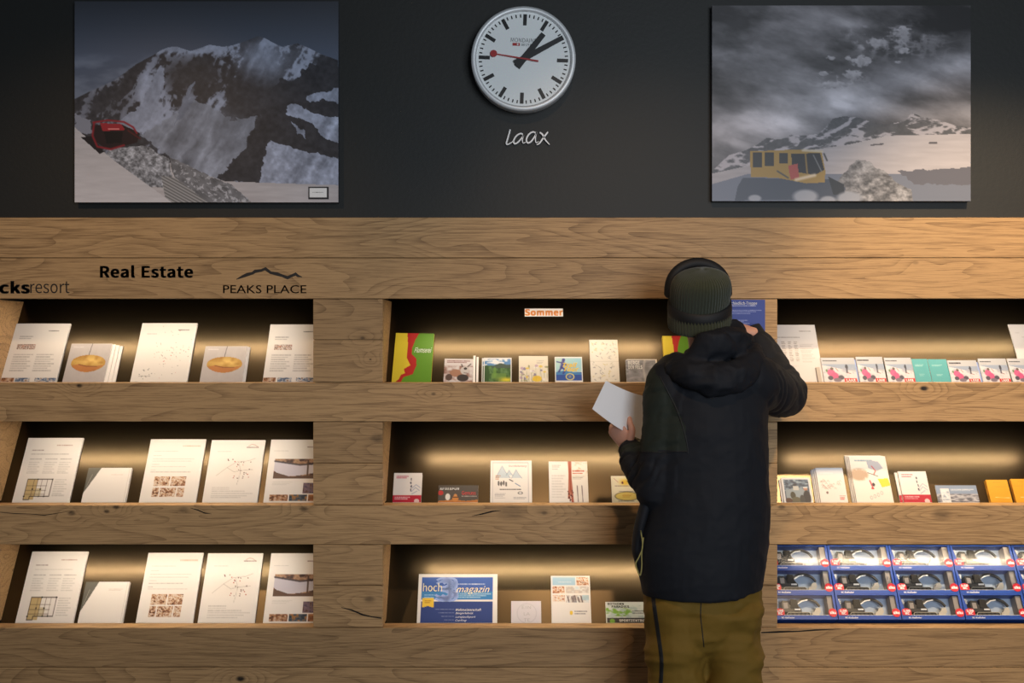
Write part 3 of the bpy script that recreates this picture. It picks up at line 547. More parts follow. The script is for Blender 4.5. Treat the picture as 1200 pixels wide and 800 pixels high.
# --- middle recesses
def a_faces(a):
    a.c[:] = (104, 160, 44); a.poly([(28, -2), (62, -2), (52, 14), (46, 30), (46, 44), (58, 52), (60, 66), (52, 84), (30, 90), (22, 102), (10, 102)], (196, 42, 42))
    a.poly([(-2, -2), (30, -2), (33, 20), (34, 40), (34, 52), (44, 66), (28, 74), (32, 82), (22, 86), (18, 94), (8, 102), (-2, 102)], (240, 215, 60))
item('book', 'large yellow, red and green book with face silhouettes, in the left corner', 'book', 0, 462.5, 507.5, 390, a_faces, .015, body='yel', texts=[('Flumserei', 52, 29, 96, 40, 'whitep', dict(shear=.35))], roll=1.2, dz=.004)
def a_cow(a):
    a.c[:] = (225, 218, 220); a.fill((a.v > 30).astype(float)*np.clip(fbm(a.u/16, a.v/14, 3, 3)*2.4-.75, 0, 1), (150, 110, 100)); a.text(8, 8, 90, 20, 2, (120, 60, 60), .9)
    a.ell(42, 62, 22, 16, (172, 126, 104)); a.ell(72, 50, 15, 18, (205, 200, 200)); a.ell(74, 42, 6, 5, (60, 50, 50)); a.ell(66, 82, 20, 15, (58, 50, 52)); a.line([(64, 34), (60, 24)], 2.5, (70, 60, 55)); a.line([(82, 33), (92, 22)], 2.5, (70, 60, 55)); a.line([(70, 60), (82, 62)], 2, (120, 90, 90)); a.ell(18, 80, 12, 14, (90, 70, 66))
item('booklet', 'booklet with a cartoon of farm animals, right of the big yellow book', 'booklet', 0, 520.5, 554, 420, a_cow, .012, roll=1, dz=.003)
item('leaflet', 'thin leaflet nearly edge-on, directly right of the farm animal booklet', 'leaflet', 0, 554.8, 557.4, 416.5, None, .003, .003, 'edge-on leaflets')
item('leaflet', 'thin leaflet seen nearly edge-on, directly left of the lake booklet', 'leaflet', 0, 558.5, 561, 418, None, .003, .008, 'edge-on leaflets')
def a_lake(a):
    a.c[:] = (70, 110, 60); a.c += (fbm(a.u/8, a.v/10, 4, 6)[..., None]-.5)*90; a.fill((a.v < 34).astype(float), (90, 140, 195)); a.fill((a.v < 34)*np.clip(fbm(a.u/20, a.v/10, 3, 2)*5-2.3, 0, 1), (235, 240, 245))
    a.poly([(30, 36), (60, 22), (80, 28), (100, 30), (100, 44), (30, 44)], (70, 90, 80)); a.poly([(0, 40), (12, 30), (22, 60), (18, 100), (0, 100)], (46, 84, 40)); a.rect(30, 66, 80, 86, (110, 150, 70), .7); a.fill(zone_(a, 82, 92, 26, 10), (235, 215, 60)); a.ell(40, 60, 6, 22, (110, 160, 60), .6)
    for x in (0, 97): a.rect(x, 0, x+3, 100, (236, 236, 236))
    a.rect(0, 0, 100, 4, (236, 236, 236)); a.text(10, 12, 60, 26, 2, (250, 250, 250), .95)
stack(2, -2.2, 'booklet', 'booklet with a green mountain lake photo', 'booklet', 0, 567, 599.5, 419, a_lake, .007, 'lake booklets', tstep=.5)
def a_flower(a):
    a.c[:] = (235, 226, 208); r = random.Random(9)
    for i in range(26):
        x, y = r.uniform(5, 95), r.uniform(35, 98); a.line([(x, 100), (x+r.uniform(-8, 8), y)], .8, (120, 130, 100), .6)
        a.ell(x, y, r.uniform(3, 7), r.uniform(3, 6), [(190, 160, 190), (232, 200, 80), (245, 240, 240), (130, 120, 160), (150, 150, 110)][i % 5], .8)
    a.text(60, 18, 88, 32, 3, (120, 110, 120), .6); a.ell(62, 88, 16, 12, (240, 200, 60), .9)
item('booklet', 'cream booklet with a bunch of wild flowers', 'booklet', 0, 608, 642, 417, a_flower, .008)
def a_run(a):
    a.c[:] = (150, 205, 228); a.fill(np.clip(1-np.abs((a.u-a.v)/90), 0, 1)*.5, (225, 232, 200)); a.rect(0, 62, 100, 100, (38, 80, 165)); a.poly([(0, 62), (30, 56), (100, 66), (100, 72), (0, 72)], (60, 130, 190))
    a.ell(32, 12, 6, 6, (60, 60, 140)); a.line([(30, 20), (24, 42)], 7, (60, 58, 140)); a.line([(26, 24), (8, 20)], 3, (60, 58, 140)); a.line([(30, 26), (42, 34)], 3, (60, 58, 140)); a.line([(24, 42), (14, 60)], 4.5, (60, 58, 140)); a.line([(24, 42), (38, 54), (30, 66)], 4.5, (60, 58, 140))
    a.ell(54, 80, 16, 14, (215, 205, 120)); a.ell(54, 80, 12, 10, (50, 90, 170)); a.text(48, 75, 60, 86, 2, (240, 230, 140), 1)
    for x in (0, 96.5): a.rect(x, 0, x+3.5, 100, (240, 240, 240))
    a.rect(0, 0, 100, 4, (240, 240, 240)); a.rect(0, 96, 100, 100, (240, 240, 240))
item('booklet', 'blue booklet with a purple running figure and yellow lettering', 'booklet', 0, 650, 682, 418, a_run, .008, texts=[('Trail', 30, 24, 80, 41, 'yel', dict(bold=.04, shear=.4)), ('Tour', 34, 42, 86, 58, 'yel', dict(bold=.04, shear=.4))])
def a_doodle(a):
    a.c[:] = (240, 234, 224); r = random.Random(4)
    for k in range(2):
        for i in range(34):
            x, y = r.uniform(6, 92), k*50+r.uniform(4, 46); c = [(210, 190, 110), (150, 150, 150), (120, 120, 130), (190, 180, 160)][i % 4]; a.line([(x, y), (x+r.uniform(-7, 7), y+r.uniform(-3, 3)), (x+r.uniform(-5, 5), y+r.uniform(-4, 4))], .8, c, .8)
    a.line([(0, 52), (100, 52)], .8, (215, 208, 196)); a.line([(38, 5), (38, 50)], .5, (215, 208, 196), .7)
item('leaflet', 'tall white folded map sheet covered in small line drawings', 'leaflet', 0, 690.5, 723.5, 398, a_doodle, .006)
def a_grey(a):
    n = ridged(a.u/30, a.v/18, 4, 5); a.c[:] = (90+95*n)[..., None]*np.array((.98, .98, 1.04)); a.line([(64, 0), (58, 40), (62, 100)], 5, (215, 212, 215), .7)
stack(3, .8, 'booklet', 'small grey booklet with a glossy rock photo', 'booklet', 0, 733, 768, 421.5, a_grey, .006, 'grey rock booklets', texts=[('BERGE', 8, 6, 46, 22, 'whitep', dict(bold=.04)), ('DEN FELS', 8, 26, 54, 42, 'whitep', dict(bold=.04))], tstep=-.4)
item('book', 'large yellow, red and green book half hidden behind the person', 'book', 0, 776, 812, 393.5, a_faces, .020, body='yel')
# orange sign on the back plate
e = item('small_sign', 'small white sign with orange lettering stuck high on the back plate', 'sign', 0, 615, 659.5, 361, None, .0015)
for ch in list(e.children): bpy.data.objects.remove(ch)
yq = (BY+.6*(Z(366)-Z(448))); y_, z_ = yq, Z(366, yq); SM = Matrix.Translation((X(637.3, y_), y_-.003, z_)) @ Matrix.Rotation(-math.atan(.6), 4, 'X')
e.location = SM.translation; hw = 22.4*(D+y_)/F; hh = 4.6*(D+y_)/F/.86
bx('panel', (-hw, hw, 0, .0012, -hh, hh), M['whitep'], e, M4=SM); textmesh('Sommer', -hw*.97, -hh*.78, hw*.97, hh*.8, SM, M['orange'], e, bold=.05, thick=.0004)
def a_redw(a):
    a.c[:] = (236, 230, 228); a.text(8, 9, 52, 22, 2, (190, 50, 80), .95); a.rect(0, 76, 100, 100, (190, 28, 58)); a.text(6, 81, 60, 92, 2, (245, 230, 230), 1)
    for x, y in ((62, 22), (61, 34), (63, 46), (62, 58)): a.ell(x, y, 2.5, 5, (90, 90, 110))
    for p in ([(66, 52), (80, 40), (94, 50)], [(64, 64), (78, 50), (92, 60)], [(66, 72), (84, 62)]): a.line(p, 1.6, (120, 140, 180), .7)
    a.ell(84, 96, 9, 8, (235, 200, 200))
item('booklet', 'white booklet with a red lower band, in the left corner of the centre middle shelf', 'booklet', 1, 462, 495, 554, a_redw, .010, corner=.006)
def a_dark(a):
    a.c[:] = (86, 80, 76); a.poly([(0, 92), (40, 84), (70, 92), (100, 84), (100, 102), (0, 102)], (200, 130, 70)); a.ell(6, 44, 7, 14, (190, 50, 50)); a.ell(24, 68, 6, 20, (240, 236, 230)); a.ell(43, 78, 8, 18, (215, 140, 70)); a.ell(43, 58, 4, 7, (215, 150, 90)); a.rect(36, 68, 51, 73, (90, 60, 50)); a.text(58, 62, 96, 70, 1, (210, 205, 200), .8)
item('leaflet', 'low dark grey leaflet with orange stacked stones and red lettering', 'leaflet', 1, 514, 560.5, 568.5, a_dark, .006, texts=[('AUF DER', 4, 15, 26, 27, 'whitep', dict(bold=.03)), ('SPUR', 28, 15, 52, 27, 'whitep', dict(bold=.03)), ('Genuss', 59, 34, 94, 56, 'redp', {})])
def a_mtn(a):
    a.line([(5, 5), (92, 5), (92, 102)], .7, (130, 130, 140), .9); a.line([(5, 5), (5, 102)], .7, (130, 130, 140), .9)
    for cx, cy, s in ((28, 24, 22), (62, 30, 16), (45, 28, 10)):
        a.poly([(cx-s*.7, cy+s*.8), (cx, cy-s*.5), (cx+s*.4, cy+s*.2), (cx+s*.9, cy+s*.8)], (188, 205, 220), .8); a.line([(cx-s*.7, cy+s*.8), (cx, cy-s*.5), (cx+s*.4, cy+s*.2), (cx+s*.9, cy+s*.8)], .8, (130, 150, 175), .8)
    for x, y in ((20, 55), (26, 56), (32, 54), (38, 57)): a.ell(x, y, 2.5, 6, (80, 75, 75), .8)
    a.line([(46, 46), (54, 50)], 1.4, (60, 60, 70)); a.line([(60, 55), (72, 62)], 1.2, (90, 120, 160)); a.text(22, 68, 74, 72, 1, (60, 60, 60), .9)
    a.text(10, 78, 38, 92, 4, (130, 130, 140), .6); a.ell(72, 78, 6, 3.5, (60, 60, 60)); a.ell(72, 78, 4, 2, (240, 240, 240)); a.text(56, 88, 86, 94, 2, (130, 130, 140), .6); a.text(12, 36, 24, 48, 3, (190, 120, 70), .8)
item('leaflet', 'white leaflet with a thin frame and pale blue mountain drawings', 'leaflet', 1, 575, 623, 539.5, a_mtn, .012, texts=[('Trun Weltenberg', 44, 11, 88, 17, 'redp', dict(shear=.3))])
def a_tree(a):
    for x in (53, 56): a.line([(x-2, 0), (x-1, 30), (x-2, 60), (x-4, 90)], 2.0, (170, 76, 50)); a.line([(x+1, 0), (x+1, 45), (x+5, 100)], 2.0, (160, 66, 44))
    for i in range(12): r = random.Random(i); a.ell(52+r.uniform(-6, 9), 72+i*2.2, 1.8, 1.8, (90, 30, 30), .9)
    a.fill(np.clip(fbm(a.u/7, a.v/5, 3, 3)*5-2.6, 0, 1)*zone_(a, 82, 16, 20, 14), (210, 150, 110)); a.text(60, 22, 92, 34, 2, (190, 80, 60), .95); a.text(60, 36, 92, 46, 3, TXT, .7)
    a.text(8, 8, 30, 22, 3, TXT, .6); a.text(6, 34, 42, 92, 9, TXT, .3); 
    for x in (72, 84): a.line([(x, 60), (x+1.5, 98)], 1.2, (60, 40, 50))
    a.text(2, 0, 34, 2, 1, (180, 80, 60), .8)
item('leaflet', 'white leaflet with a rust-red forked tree trunk drawing', 'leaflet', 1, 643, 688, 540.5, a_tree, .009, .004)
def a_oval(a):
    a.c[:] = (240, 236, 218); a.ell(54, 77, 44, 17, (70, 60, 60)); a.ell(54, 77, 42, 15, (240, 218, 120)); a.text(36, 69, 74, 84, 3, (210, 150, 50), .9); a.fill(zone_(a, 50, 24, 18, 12)*1.2, (238, 200, 60)); a.ell(60, 20, 4, 4, (80, 50, 40)); a.ell(40, 26, 4, 5, (120, 60, 60)); a.text(10, 36, 90, 42, 1, (120, 100, 110), .7); a.text(24, 58, 80, 62, 1, (60, 60, 60), .9); a.line([(10, 10), (24, 24)], 1, (190, 100, 120)); a.line([(88, 12), (74, 26)], 1, (190, 150, 100)); a.text(20, 94, 80, 98, 1, (90, 90, 90), .6)
item('booklet', 'small cream leaflet stack with a yellow oval, left of the person', 'booklet', 1, 716, 748.5, 557.5, a_oval, .009, .004)
def a_mag(a):
    a.rect(4, 6, 94, 53, (58, 98, 180)); a.rect(4, 36, 94, 53, (52, 140, 200), .8); a.rect(4, 57, 94, 100, (48, 72, 140)); a.poly([(6, 49), (20, 49), (20, 69), (13, 66), (6, 69)], (245, 205, 70)); a.text(9, 54, 17, 62, 2, (180, 120, 40), .8)
    a.text(8, 42, 22, 51, 2, (200, 225, 245), .8); a.text(46, 40, 92, 51, 3, (220, 235, 250), .8); a.text(49, 20, 84, 24, 1, (230, 235, 250), .9)
    for i, y in enumerate((72, 79, 86, 93)): a.text(22+i*4, y, 46, y+3, 1, (180, 190, 220), .8)
e = item('magazine', 'wide blue magazine with a pale number three and yellow ribbon', 'magazine', 2, 491, 583, 672.5, a_mag, .012, texts=[('3', 25, 10, 47, 54, 'lilac', dict(bold=.07, thick=.00015)), ('hoch', 6, 19, 30, 36, 'cream', {}), ('magazin', 48, 25, 90, 42, 'cream', dict(shear=.35)),
 ('Weltmeisterschaft', 48, 71, 80, 76, 'whitep', dict(shear=.3)), ('Bergerlebnis', 48, 78.5, 70, 83.5, 'whitep', dict(shear=.3)), ('Langlaufsport', 48, 86, 73, 91, 'whitep', dict(shear=.3)), ('Curling', 48, 93, 62, 98, 'whitep', dict(shear=.3))])
def a_emb(a):
    a.c[:] = (226, 220, 226); t = np.abs(np.sqrt(((a.u-52)/32)**2+((a.v-56)/44)**2)-1); a.fill(np.clip(1-t/.05, 0, 1)*.5, (170, 165, 175))
item('booklet', 'white booklet with a faint embossed circle', 'booklet', 2, 599, 634, 704, a_emb, .016, corner=.004, texts=[('EIN', 36, 22, 66, 36, 'plateprint', dict(bold=-.01)), ('LA', 42, 52, 62, 66, 'plateprint', dict(bold=-.01)), ('TE', 42, 80, 62, 94, 'plateprint', dict(bold=-.01))])
def a_coll(a):
    a.rect(4, 3, 62, 20, (172, 205, 228)); a.text(18, 13, 52, 16, 1, (240, 240, 245), .9); warm = [(120, 70, 50), (200, 130, 90), (235, 200, 170), (240, 236, 230), (170, 90, 60)]; cool = [(210, 226, 236), (236, 234, 232), (200, 190, 185), (225, 210, 200)]
    a.photo(66, 3, 96, 20, warm, 1, .3); a.photo(4, 23, 34, 38, warm, 2, .3); a.photo(38, 23, 97, 38, cool, 3, .1); a.photo(4, 41, 34, 55, warm[1:], 5, .25); a.photo(38, 41, 97, 57, cool, 6, .12); a.rect(78, 41, 97, 53, (170, 205, 225), .7)
    for x in (42, 52, 56, 60, 68, 76): a.line([(x, 43+(x % 5)), (x+3, 56)], 1.6, (70, 50, 60))
    a.ell(50, 79, 4, 4.5, (245, 205, 60)); a.text(58, 75, 90, 84, 2, (120, 120, 125), .9)
item('leaflet', 'white leaflet with a collage of small spa and family photos', 'leaflet', 2, 645.5, 691, 674.5, a_coll, .012, corner=.004)
def a_green(a):
    a.c[:] = (222, 232, 232); a.fill(np.clip(fbm(a.u/10, a.v/16, 3, 12)*6-2.6, 0, 1)*((a.v > 28) & (a.v < 70) & (a.u < 62)), (130, 185, 70)); a.fill(np.clip(fbm(a.u/7, a.v/10, 3, 15)*6-3, 0, 1)*((a.v > 15) & (a.v < 80)), (190, 210, 215)); a.rect(2, 76, 98, 100, (66, 62, 66)); a.ell(14, 92, 6, 12, (130, 185, 70)); a.text(60, 40, 92, 62, 2, (90, 80, 80), .8)
item('leaflet', 'green and white landscape leaflet with dark lower band, beside the person', 'leaflet', 2, 709.5, 760, 705, a_green, .008, texts=[('ROTHORN', 5, 5, 42, 15, 'ink', dict(bold=.04)), ('PARADIES', 14, 18, 54, 28, 'ink', dict(bold=.04)), ('SPORTZENTRUM', 30, 84, 94, 95, 'whitep', dict(bold=.04))])
# --- right recesses
def a_table(a):
    a.c[:] = (222, 218, 220); a.text(66, 11, 90, 13, 1, TXT, .9); a.text(20, 22, 66, 24, 1, TXT, .9)
    for x in (28, 40, 52): a.text(x, 30, x+8, 66, 12, TXT, .9, x)
    a.text(64, 34, 90, 40, 2, TXT, .5); a.text(64, 42, 90, 68, 8, TXT, .4); a.text(20, 72, 56, 76, 2, TXT, .3); a.text(10, 14, 18, 17, 1, TXT, .3)
item('leaflet', 'white printed timetable sheet leaning beside the oak post right of the person', 'leaflet', 0, 896, 954.5, 380.5, a_table, .006, texts=[])
def a_ski(a):
    a.c[:] = (196, 200, 210); a.c -= np.clip(a.u/100, 0, 1)[..., None]*14; a.rect(0, 28, 100, 50, (146, 164, 194), .8); a.poly([(0, 30), (40, 42), (100, 60), (100, 102), (0, 102)], (218, 216, 224)); a.fill(np.clip(fbm(a.u/9, a.v/9, 3, 4)*4-2.1, 0, 1)*(a.v > 40), (170, 176, 196), .8); a.text(4, 11, 46, 20, 1, (50, 50, 60), 1.3); a.text(4, 22, 28, 25, 1, TXT, .8)
    a.ell(24, 62, 12, 14, (212, 100, 150)); a.ell(34, 76, 11, 15, (208, 90, 142)); a.ell(20, 84, 8, 9, (80, 76, 96)); a.ell(52, 82, 9, 9, (80, 76, 96)); a.ell(28, 46, 5, 6, (110, 95, 90)); a.ell(12, 54, 3, 6, (100, 140, 100)); a.ell(40, 92, 12, 8, (120, 110, 130))
    a.ell(73, 38, 4, 10, (60, 66, 84)); a.line([(73, 46), (72, 62)], 3, (60, 60, 78)); a.line([(72, 62), (82, 66)], 1.5, (120, 60, 70)); a.line([(40, 44), (46, 56)], 1.5, (160, 120, 110)); a.rect(60, 86, 98, 100, (206, 40, 48))
for i, (l, r, t, lab) in enumerate(((961.5, 1000.5, 419, 'leftmost, next to the timetable sheet'), (1002.5, 1033.5, 418, 'second from the left'), (1035.5, 1067, 419, 'third from the left, touching the turquoise ones'), (1109.5, 1143.5, 422, 'just right of the turquoise ones'), (1145.5, 1178, 420, 'second right of the turquoise ones'), (1179.5, 1212, 420, 'at the right edge of the photo'))):
    item('booklet', 'ski booklet with pink-suited child, '+lab, 'booklet', 0, l, r, t, a_ski, .007, .0045, 'ski season booklets', texts=[('LAAX', 66, 89, 92, 98, 'whitep', dict(bold=.05))])
for i, (l, t, lab) in enumerate(((1001, 421, 'behind and between the first two ski booklets'), (1144, 424, 'behind the ski booklets right of the turquoise ones'))):
    item('booklet', 'thin blue-grey spine of a booklet '+lab, 'booklet', 0, l, l+2.6, t, None, .004, .001, 'hidden booklets', body='lilac')
def a_teal(a): a.c[:] = (84, 172, 180); a.text(16, 24, 70, 34, 2, (215, 240, 240), .8); a.text(30, 66, 62, 76, 2, (215, 240, 240), .8)
item('booklet', 'plain turquoise booklet, left one of the pair', 'booklet', 0, 1067.8, 1086.2, 420.5, a_teal, .012, 0, 'turquoise booklets')
item('booklet', 'plain turquoise booklet, right one of the pair', 'booklet', 0, 1086.8, 1108.6, 420.8, a_teal, .008, 0, 'turquoise booklets')
item('leaflet', 'white timetable sheet behind the ski booklets at the right photo edge', 'leaflet', 0, 1181, 1240, 380, a_table, .0035, 0)
item('leaflet', 'small stack of brown paper slips between timetable and ski booklets', 'leaflet', 0, 956.2, 960.6, 430, None, .008, .006, body='cardgrey')
def a_group(a):
    a.c[:] = (235, 234, 238); a.rect(6, 8, 94, 100, (74, 92, 120)); a.photo(6, 8, 94, 55, [(50, 62, 84), (90, 112, 140), (170, 190, 205)], 4, .1); a.poly([(10, 50), (60, 40), (80, 54), (70, 90), (12, 92)], (150, 165, 178)); a.rect(38, 34, 56, 50, (205, 205, 205)); a.rect(38, 26, 52, 29, (40, 40, 46))
    a.ell(34, 72, 9, 15, (60, 60, 52)); a.ell(44, 92, 16, 14, (92, 90, 76)); a.ell(80, 46, 7, 8, (190, 140, 120)); a.rect(73, 38, 88, 43, (240, 240, 240)); a.ell(82, 82, 13, 30, (38, 42, 58)); a.ell(65, 88, 9, 18, (58, 62, 70)); a.ell(18, 92, 12, 10, (80, 50, 46))
stack(2, -2.4, 'photo_card', 'white-framed photo card of people in winter clothes', 'card', 1, 915, 948.5, 559.5, a_group, .006, 'framed photo cards', tstep=2)
def a_pist(a):
    a.c[:] = (236, 232, 230); a.fill(np.clip((26-a.v)/26, 0, 1)*.9, (150, 170, 205)); a.text(14, 14, 60, 18, 1, (240, 240, 245), .9); r = random.Random(8)
    for i in range(34): x = r.uniform(8, 80); y = 34+r.uniform(0, 26)-abs(x-45)*.1; a.line([(x, y+4), (x+4, y), (x+8, y+5)], .9, (180, 160, 155), .8)
    a.ell(30, 72, 4, 4, (130, 110, 110)); a.text(72, 80, 94, 96, 3, (205, 60, 60), .9)
stack(4, -1.9, 'booklet', 'piste map booklet with a faint mountain sketch', 'booklet', 1, 955.5, 987, 548, a_pist, .0062, 'piste map booklets', tstep=.9)
def a_snow(a):
    a.c[:] = (238, 232, 226); a.text(14, 8, 62, 13, 1, (120, 150, 175), .95); a.fill(np.clip(1.2-np.hypot((a.u-20)/24, (a.v-40)/13), 0, 1)*3*np.clip(fbm(a.u/5, a.v/5, 3, 3)*2, 0, 1), (186, 160, 140)); a.poly([(46, 12), (60, 9), (78, 12), (88, 26), (70, 33), (48, 26)], (176, 180, 196)); a.line([(58, 22), (66, 32), (60, 40)], 1.8, (190, 80, 80)); a.line([(44, 36), (70, 44)], 1.2, (90, 90, 100)); a.poly([(68, 50), (96, 48), (100, 64), (76, 68)], (214, 216, 70)); a.line([(46, 54), (50, 66)], 2.5, (190, 60, 80)); a.ell(54, 62, 4, 4, (70, 60, 70)); a.ell(50, 70, 4, 2.5, (200, 60, 70))
    for x, y in ((42, 90), (52, 87), (62, 84), (72, 80)): t = np.abs(np.hypot((a.u-x)/3, (a.v-y)/3.4)-1); a.fill(np.clip(1-t/.35, 0, 1)*.7, (130, 130, 140))
stack(4, -1.7, 'magazine', 'tall white magazine with sketched boulder and sportsmen', 'magazine', 1, 994.5, 1037, 534.5, a_snow, .0062, 'white sport magazines', tstep=-.3)
stack(2, -4.0, 'booklet', 'white booklet with a red lower band, right recess', 'booklet', 1, 1052, 1084.5, 552, a_redw, .008, 'red and white booklets in the right recess', tstep=1.6)
def a_phone(a):
    a.c[:] = (140, 158, 186); a.photo(0, 50, 100, 100, [(90, 92, 104), (150, 150, 160), (205, 205, 212)], 9, .09); a.rect(10, 18, 32, 100, (225, 228, 232)); a.photo(12, 30, 30, 100, [(205, 212, 222), (240, 240, 244), (150, 165, 185)], 2, .1); a.text(36, 22, 92, 36, 2, (230, 236, 244), .9)
item('card', 'low grey-blue card with a white phone picture', 'card', 1, 1095.5, 1143.5, 568.5, a_phone, .006)
def a_yell(a): a.c[:] = (238, 170, 44); a.text(30, 9, 66, 14, 1, (170, 120, 40), .8); a.line([(8, 30), (92, 32)], .7, (210, 150, 50)); a.line([(26, 78), (90, 80)], 1.2, (250, 230, 170)); a.line([(20, 88), (90, 90)], .7, (210, 150, 50), .6)
M['yside'] = plain('yellow_page_edges', (232, 168, 60), .6)
item('booklet', 'thick plain yellow booklet stack, left one of the two', 'booklet', 1, 1155, 1180, 562, a_yell, .018, 0, 'yellow booklets', body='yside')
item('booklet', 'thick plain yellow booklet stack at the right edge of the photo', 'booklet', 1, 1184, 1210, 561, a_yell, .018, 0, 'yellow booklets', body='yside')
# --- toy boxes, 5 columns of 3
BT = .0225; BH = .0985; BW = .2405; BD = .056
def toy_box():
    e = empty('toy_box'); I = ID
    bm = nbm(); t = .0012
    box(bm, 0, BW, BD-t, BD, 0, BH); fin('back_panel', bm, M['bluelight'], e)
    bx('base_panel', (0, BW, .0002, BD-t, 0, t), M['blue'], e)
    bx('top_panel', (0, BW, .0002, BD-t, BH-t, BH), M['blue'], e)
    for a_, b_, nm in ((0, t, 'side_panel'), (BW-t, BW, 'side_panel')): bx(nm, (a_, b_, .0002, BD-t, t, BH-t), M['blue'], e)
    bx('inner_card', (BW-t-.026, BW-t-.0008, .010, BD-t-.001, t+.001, BH-.004), M['cardgrey'], e)
    bx('inner_tray', (.004, BW-.03, .012, BD-.003, t+.0003, .014), M['cardgrey'], e)
    # front frame: one printed sheet of card with a window
    bm = nbm(); o = [(0, 0), (BW, 0), (BW, BH), (0, BH)]; i = [(.020, .0165), (BW-.009, .0165), (BW-.009, BH-.004), (.006, BH-.004)]
    vo = [[bm.verts.new((x, y, z)) for x, z in o] for y in (0, -.0012)]; vi = [[bm.verts.new((x, y, z)) for x, z in i] for y in (0, -.0012)]
    for k in range(4):
        j = (k+1) % 4
        for q in ((vo[1][k], vo[1][j], vi[1][j], vi[1][k]), (vo[0][j], vo[0][k], vi[0][k], vi[0][j]), (vo[0][k], vo[0][j], vo[1][j], vo[1][k]), (vi[0][j], vi[0][k], vi[1][k], vi[1][j])): bm.faces.new(q)
    bmesh.ops.recalc_face_normals(bm, faces=bm.faces); fin('front_frame', bm, M['blue'], e)
    bx('window_film', (.004, BW-.006, .0004, .0007, .014, BH-.003), M['film'], e)
    bx('white_line', (.004, BW-.004, -.0016, -.0013, .0158, .0168), M['whitep'], e)
    textmesh('RC-Radlader', .026, .004, .075, .0100, I, M['whitep'], e, thick=.0018, bold=.03)
    textmesh('siku', -.004, 0, .014, .0075, Matrix.Translation((.010, 0, .074)) @ Matrix.Rotation(math.radians(75), 4, 'Y'), M['whitep'], e, thick=.0018, bold=.04)
    bm = lathe([(.0001, -.0030), (.0165, -.0030), (.0165, -.0013)], 28, Matrix.Translation((BW-.016, 0, .0255))); bd = fin('badge', bm, M['redp'], e); tag(bd, 'round red badge with white lettering')
    textmesh('siku', BW-.027, .0205, BW-.005, .031, I, M['whitep'], e, thick=.0036, bold=.05)
    bm = nbm(); pts = [(.003, .020), (.006, .016), (.036, .016), (.039, .020), (.039, .034), (.034, .040), (.026, .042), (.016, .042), (.008, .040), (.003, .034)]; prism(bm, pts, .0014, Matrix.Translation((0, -.0028, 0))); bmesh.ops.recalc_face_normals(bm, faces=bm.faces); tag(fin('badge', bm, M['redp'], e), 'red sticker with white lettering')
    textmesh('1:50', .009, .029, .034, .037, I, M['whitep'], e, thick=.0034, bold=.05); textmesh('RC', .015, .019, .030, .027, I, M['whitep'], e, thick=.0034, bold=.05)
    # the toy excavator: track, body, cab, boom
    toy = empty('toy_excavator', (.1, .03, .014)); toy.parent = e
    def sub(nm, bm, m, sm=False): return fin(nm, bm, M[m], toy, sm)
    bm = nbm(); n = 28
    out = []; 
    for k in range(n):
        t_ = 2*math.pi*k/n; cx = .036 if math.cos(t_) > 0 else -.036; out.append((.098+cx+.0085*math.cos(t_), .0235+.0085*math.sin(t_)))
    prism(bm, out, .034, Matrix.Translation((0, .014, 0))); bmesh.ops.recalc_face_normals(bm, faces=bm.faces); sub('track', bm, 'tread')
    bm = nbm(); ribbon_mesh(bm, [(.098+(p_[0]-.098)*1.0, p_[1]) for p_ in out]+[out[0]], .0016, .036, Matrix.Translation((0, .013, 0))); sub('track_belt', bm, 'toyplate')
    for k in range(5):
        bm = lathe([(.0001, -.001), (.0052, -.001), (.0052, .003)], 12, Matrix.Translation((.066+.016*k, .0125, .0235))); sub('wheel', bm, 'toydark')
    bm = nbm(); prism(bm, [(.038, .034), (.112, .034), (.112, .046), (.100, .062), (.068, .064), (.062, .078), (.040, .080), (.036, .06)], .030, Matrix.Translation((0, .018, 0))); bmesh.ops.recalc_face_normals(bm, faces=bm.faces); bmesh.ops.bevel(bm, geom=list(bm.edges), offset=.0015, segments=1, affect='EDGES'); sub('engine_body', bm, 'toydark')
    bm = nbm(); prism(bm, [(.070, .050), (.100, .050), (.096, .082), (.074, .084)], .018, Matrix.Translation((0, .014, 0))); bmesh.ops.recalc_face_normals(bm, faces=bm.faces); sub('cab', bm, 'tread')
    bm = nbm(); box(bm, .044, .060, .0165, .019, .048, .070); sub('grille', bm, 'cardgrey')
    bm = nbm(); box(bm, .084, .106, .0125, .0138, .040, .046); sub('decal', bm, 'whitep')
    bm = nbm(); bp_ = smoothpts([Vector(q) for q in ((.088, .060), (.104, .076), (.126, .086), (.150, .086), (.172, .076), (.186, .058))], 4); ribbon_mesh(bm, [(q.x, q.y) for q in bp_], [.011-.0003*k for k in range(len(bp_))], .012, Matrix.Translation((0, .022, 0))); sub('boom', bm, 'toydark')
    bm = nbm(); ribbon_mesh(bm, [(.100, .066), (.118, .078), (.140, .082)], .004, .004, Matrix.Translation((0, .0185, 0))); sub('piston', bm, 'alu')
    bm = nbm(); prism(bm, [(.150, .018), (.172, .018), (.186, .036), (.182, .052), (.168, .050), (.160, .036), (.152, .032)], .02, Matrix.Translation((0, .018, 0))); bmesh.ops.recalc_face_normals(bm, faces=bm.faces); sub('bucket', bm, 'toyplate')
    bm = nbm(); box(bm, .026, .042, .014, .03, .0145, .022); sub('remote_part', bm, 'toyplate')
    return e
rowname = ['bottom', 'middle', 'top']; colname = ['first column beside the oak post', 'second column', 'third column', 'fourth column', 'fifth column at the photo edge']
def dup(root):
    r = root.copy(); C.objects.link(r)
    def rec(a_, b_):
        for ch in a_.children:
            c = ch.copy(); C.objects.link(c); c.parent = b_; c.matrix_parent_inverse = ch.matrix_parent_inverse.copy(); rec(ch, c)
    rec(root, r); return r
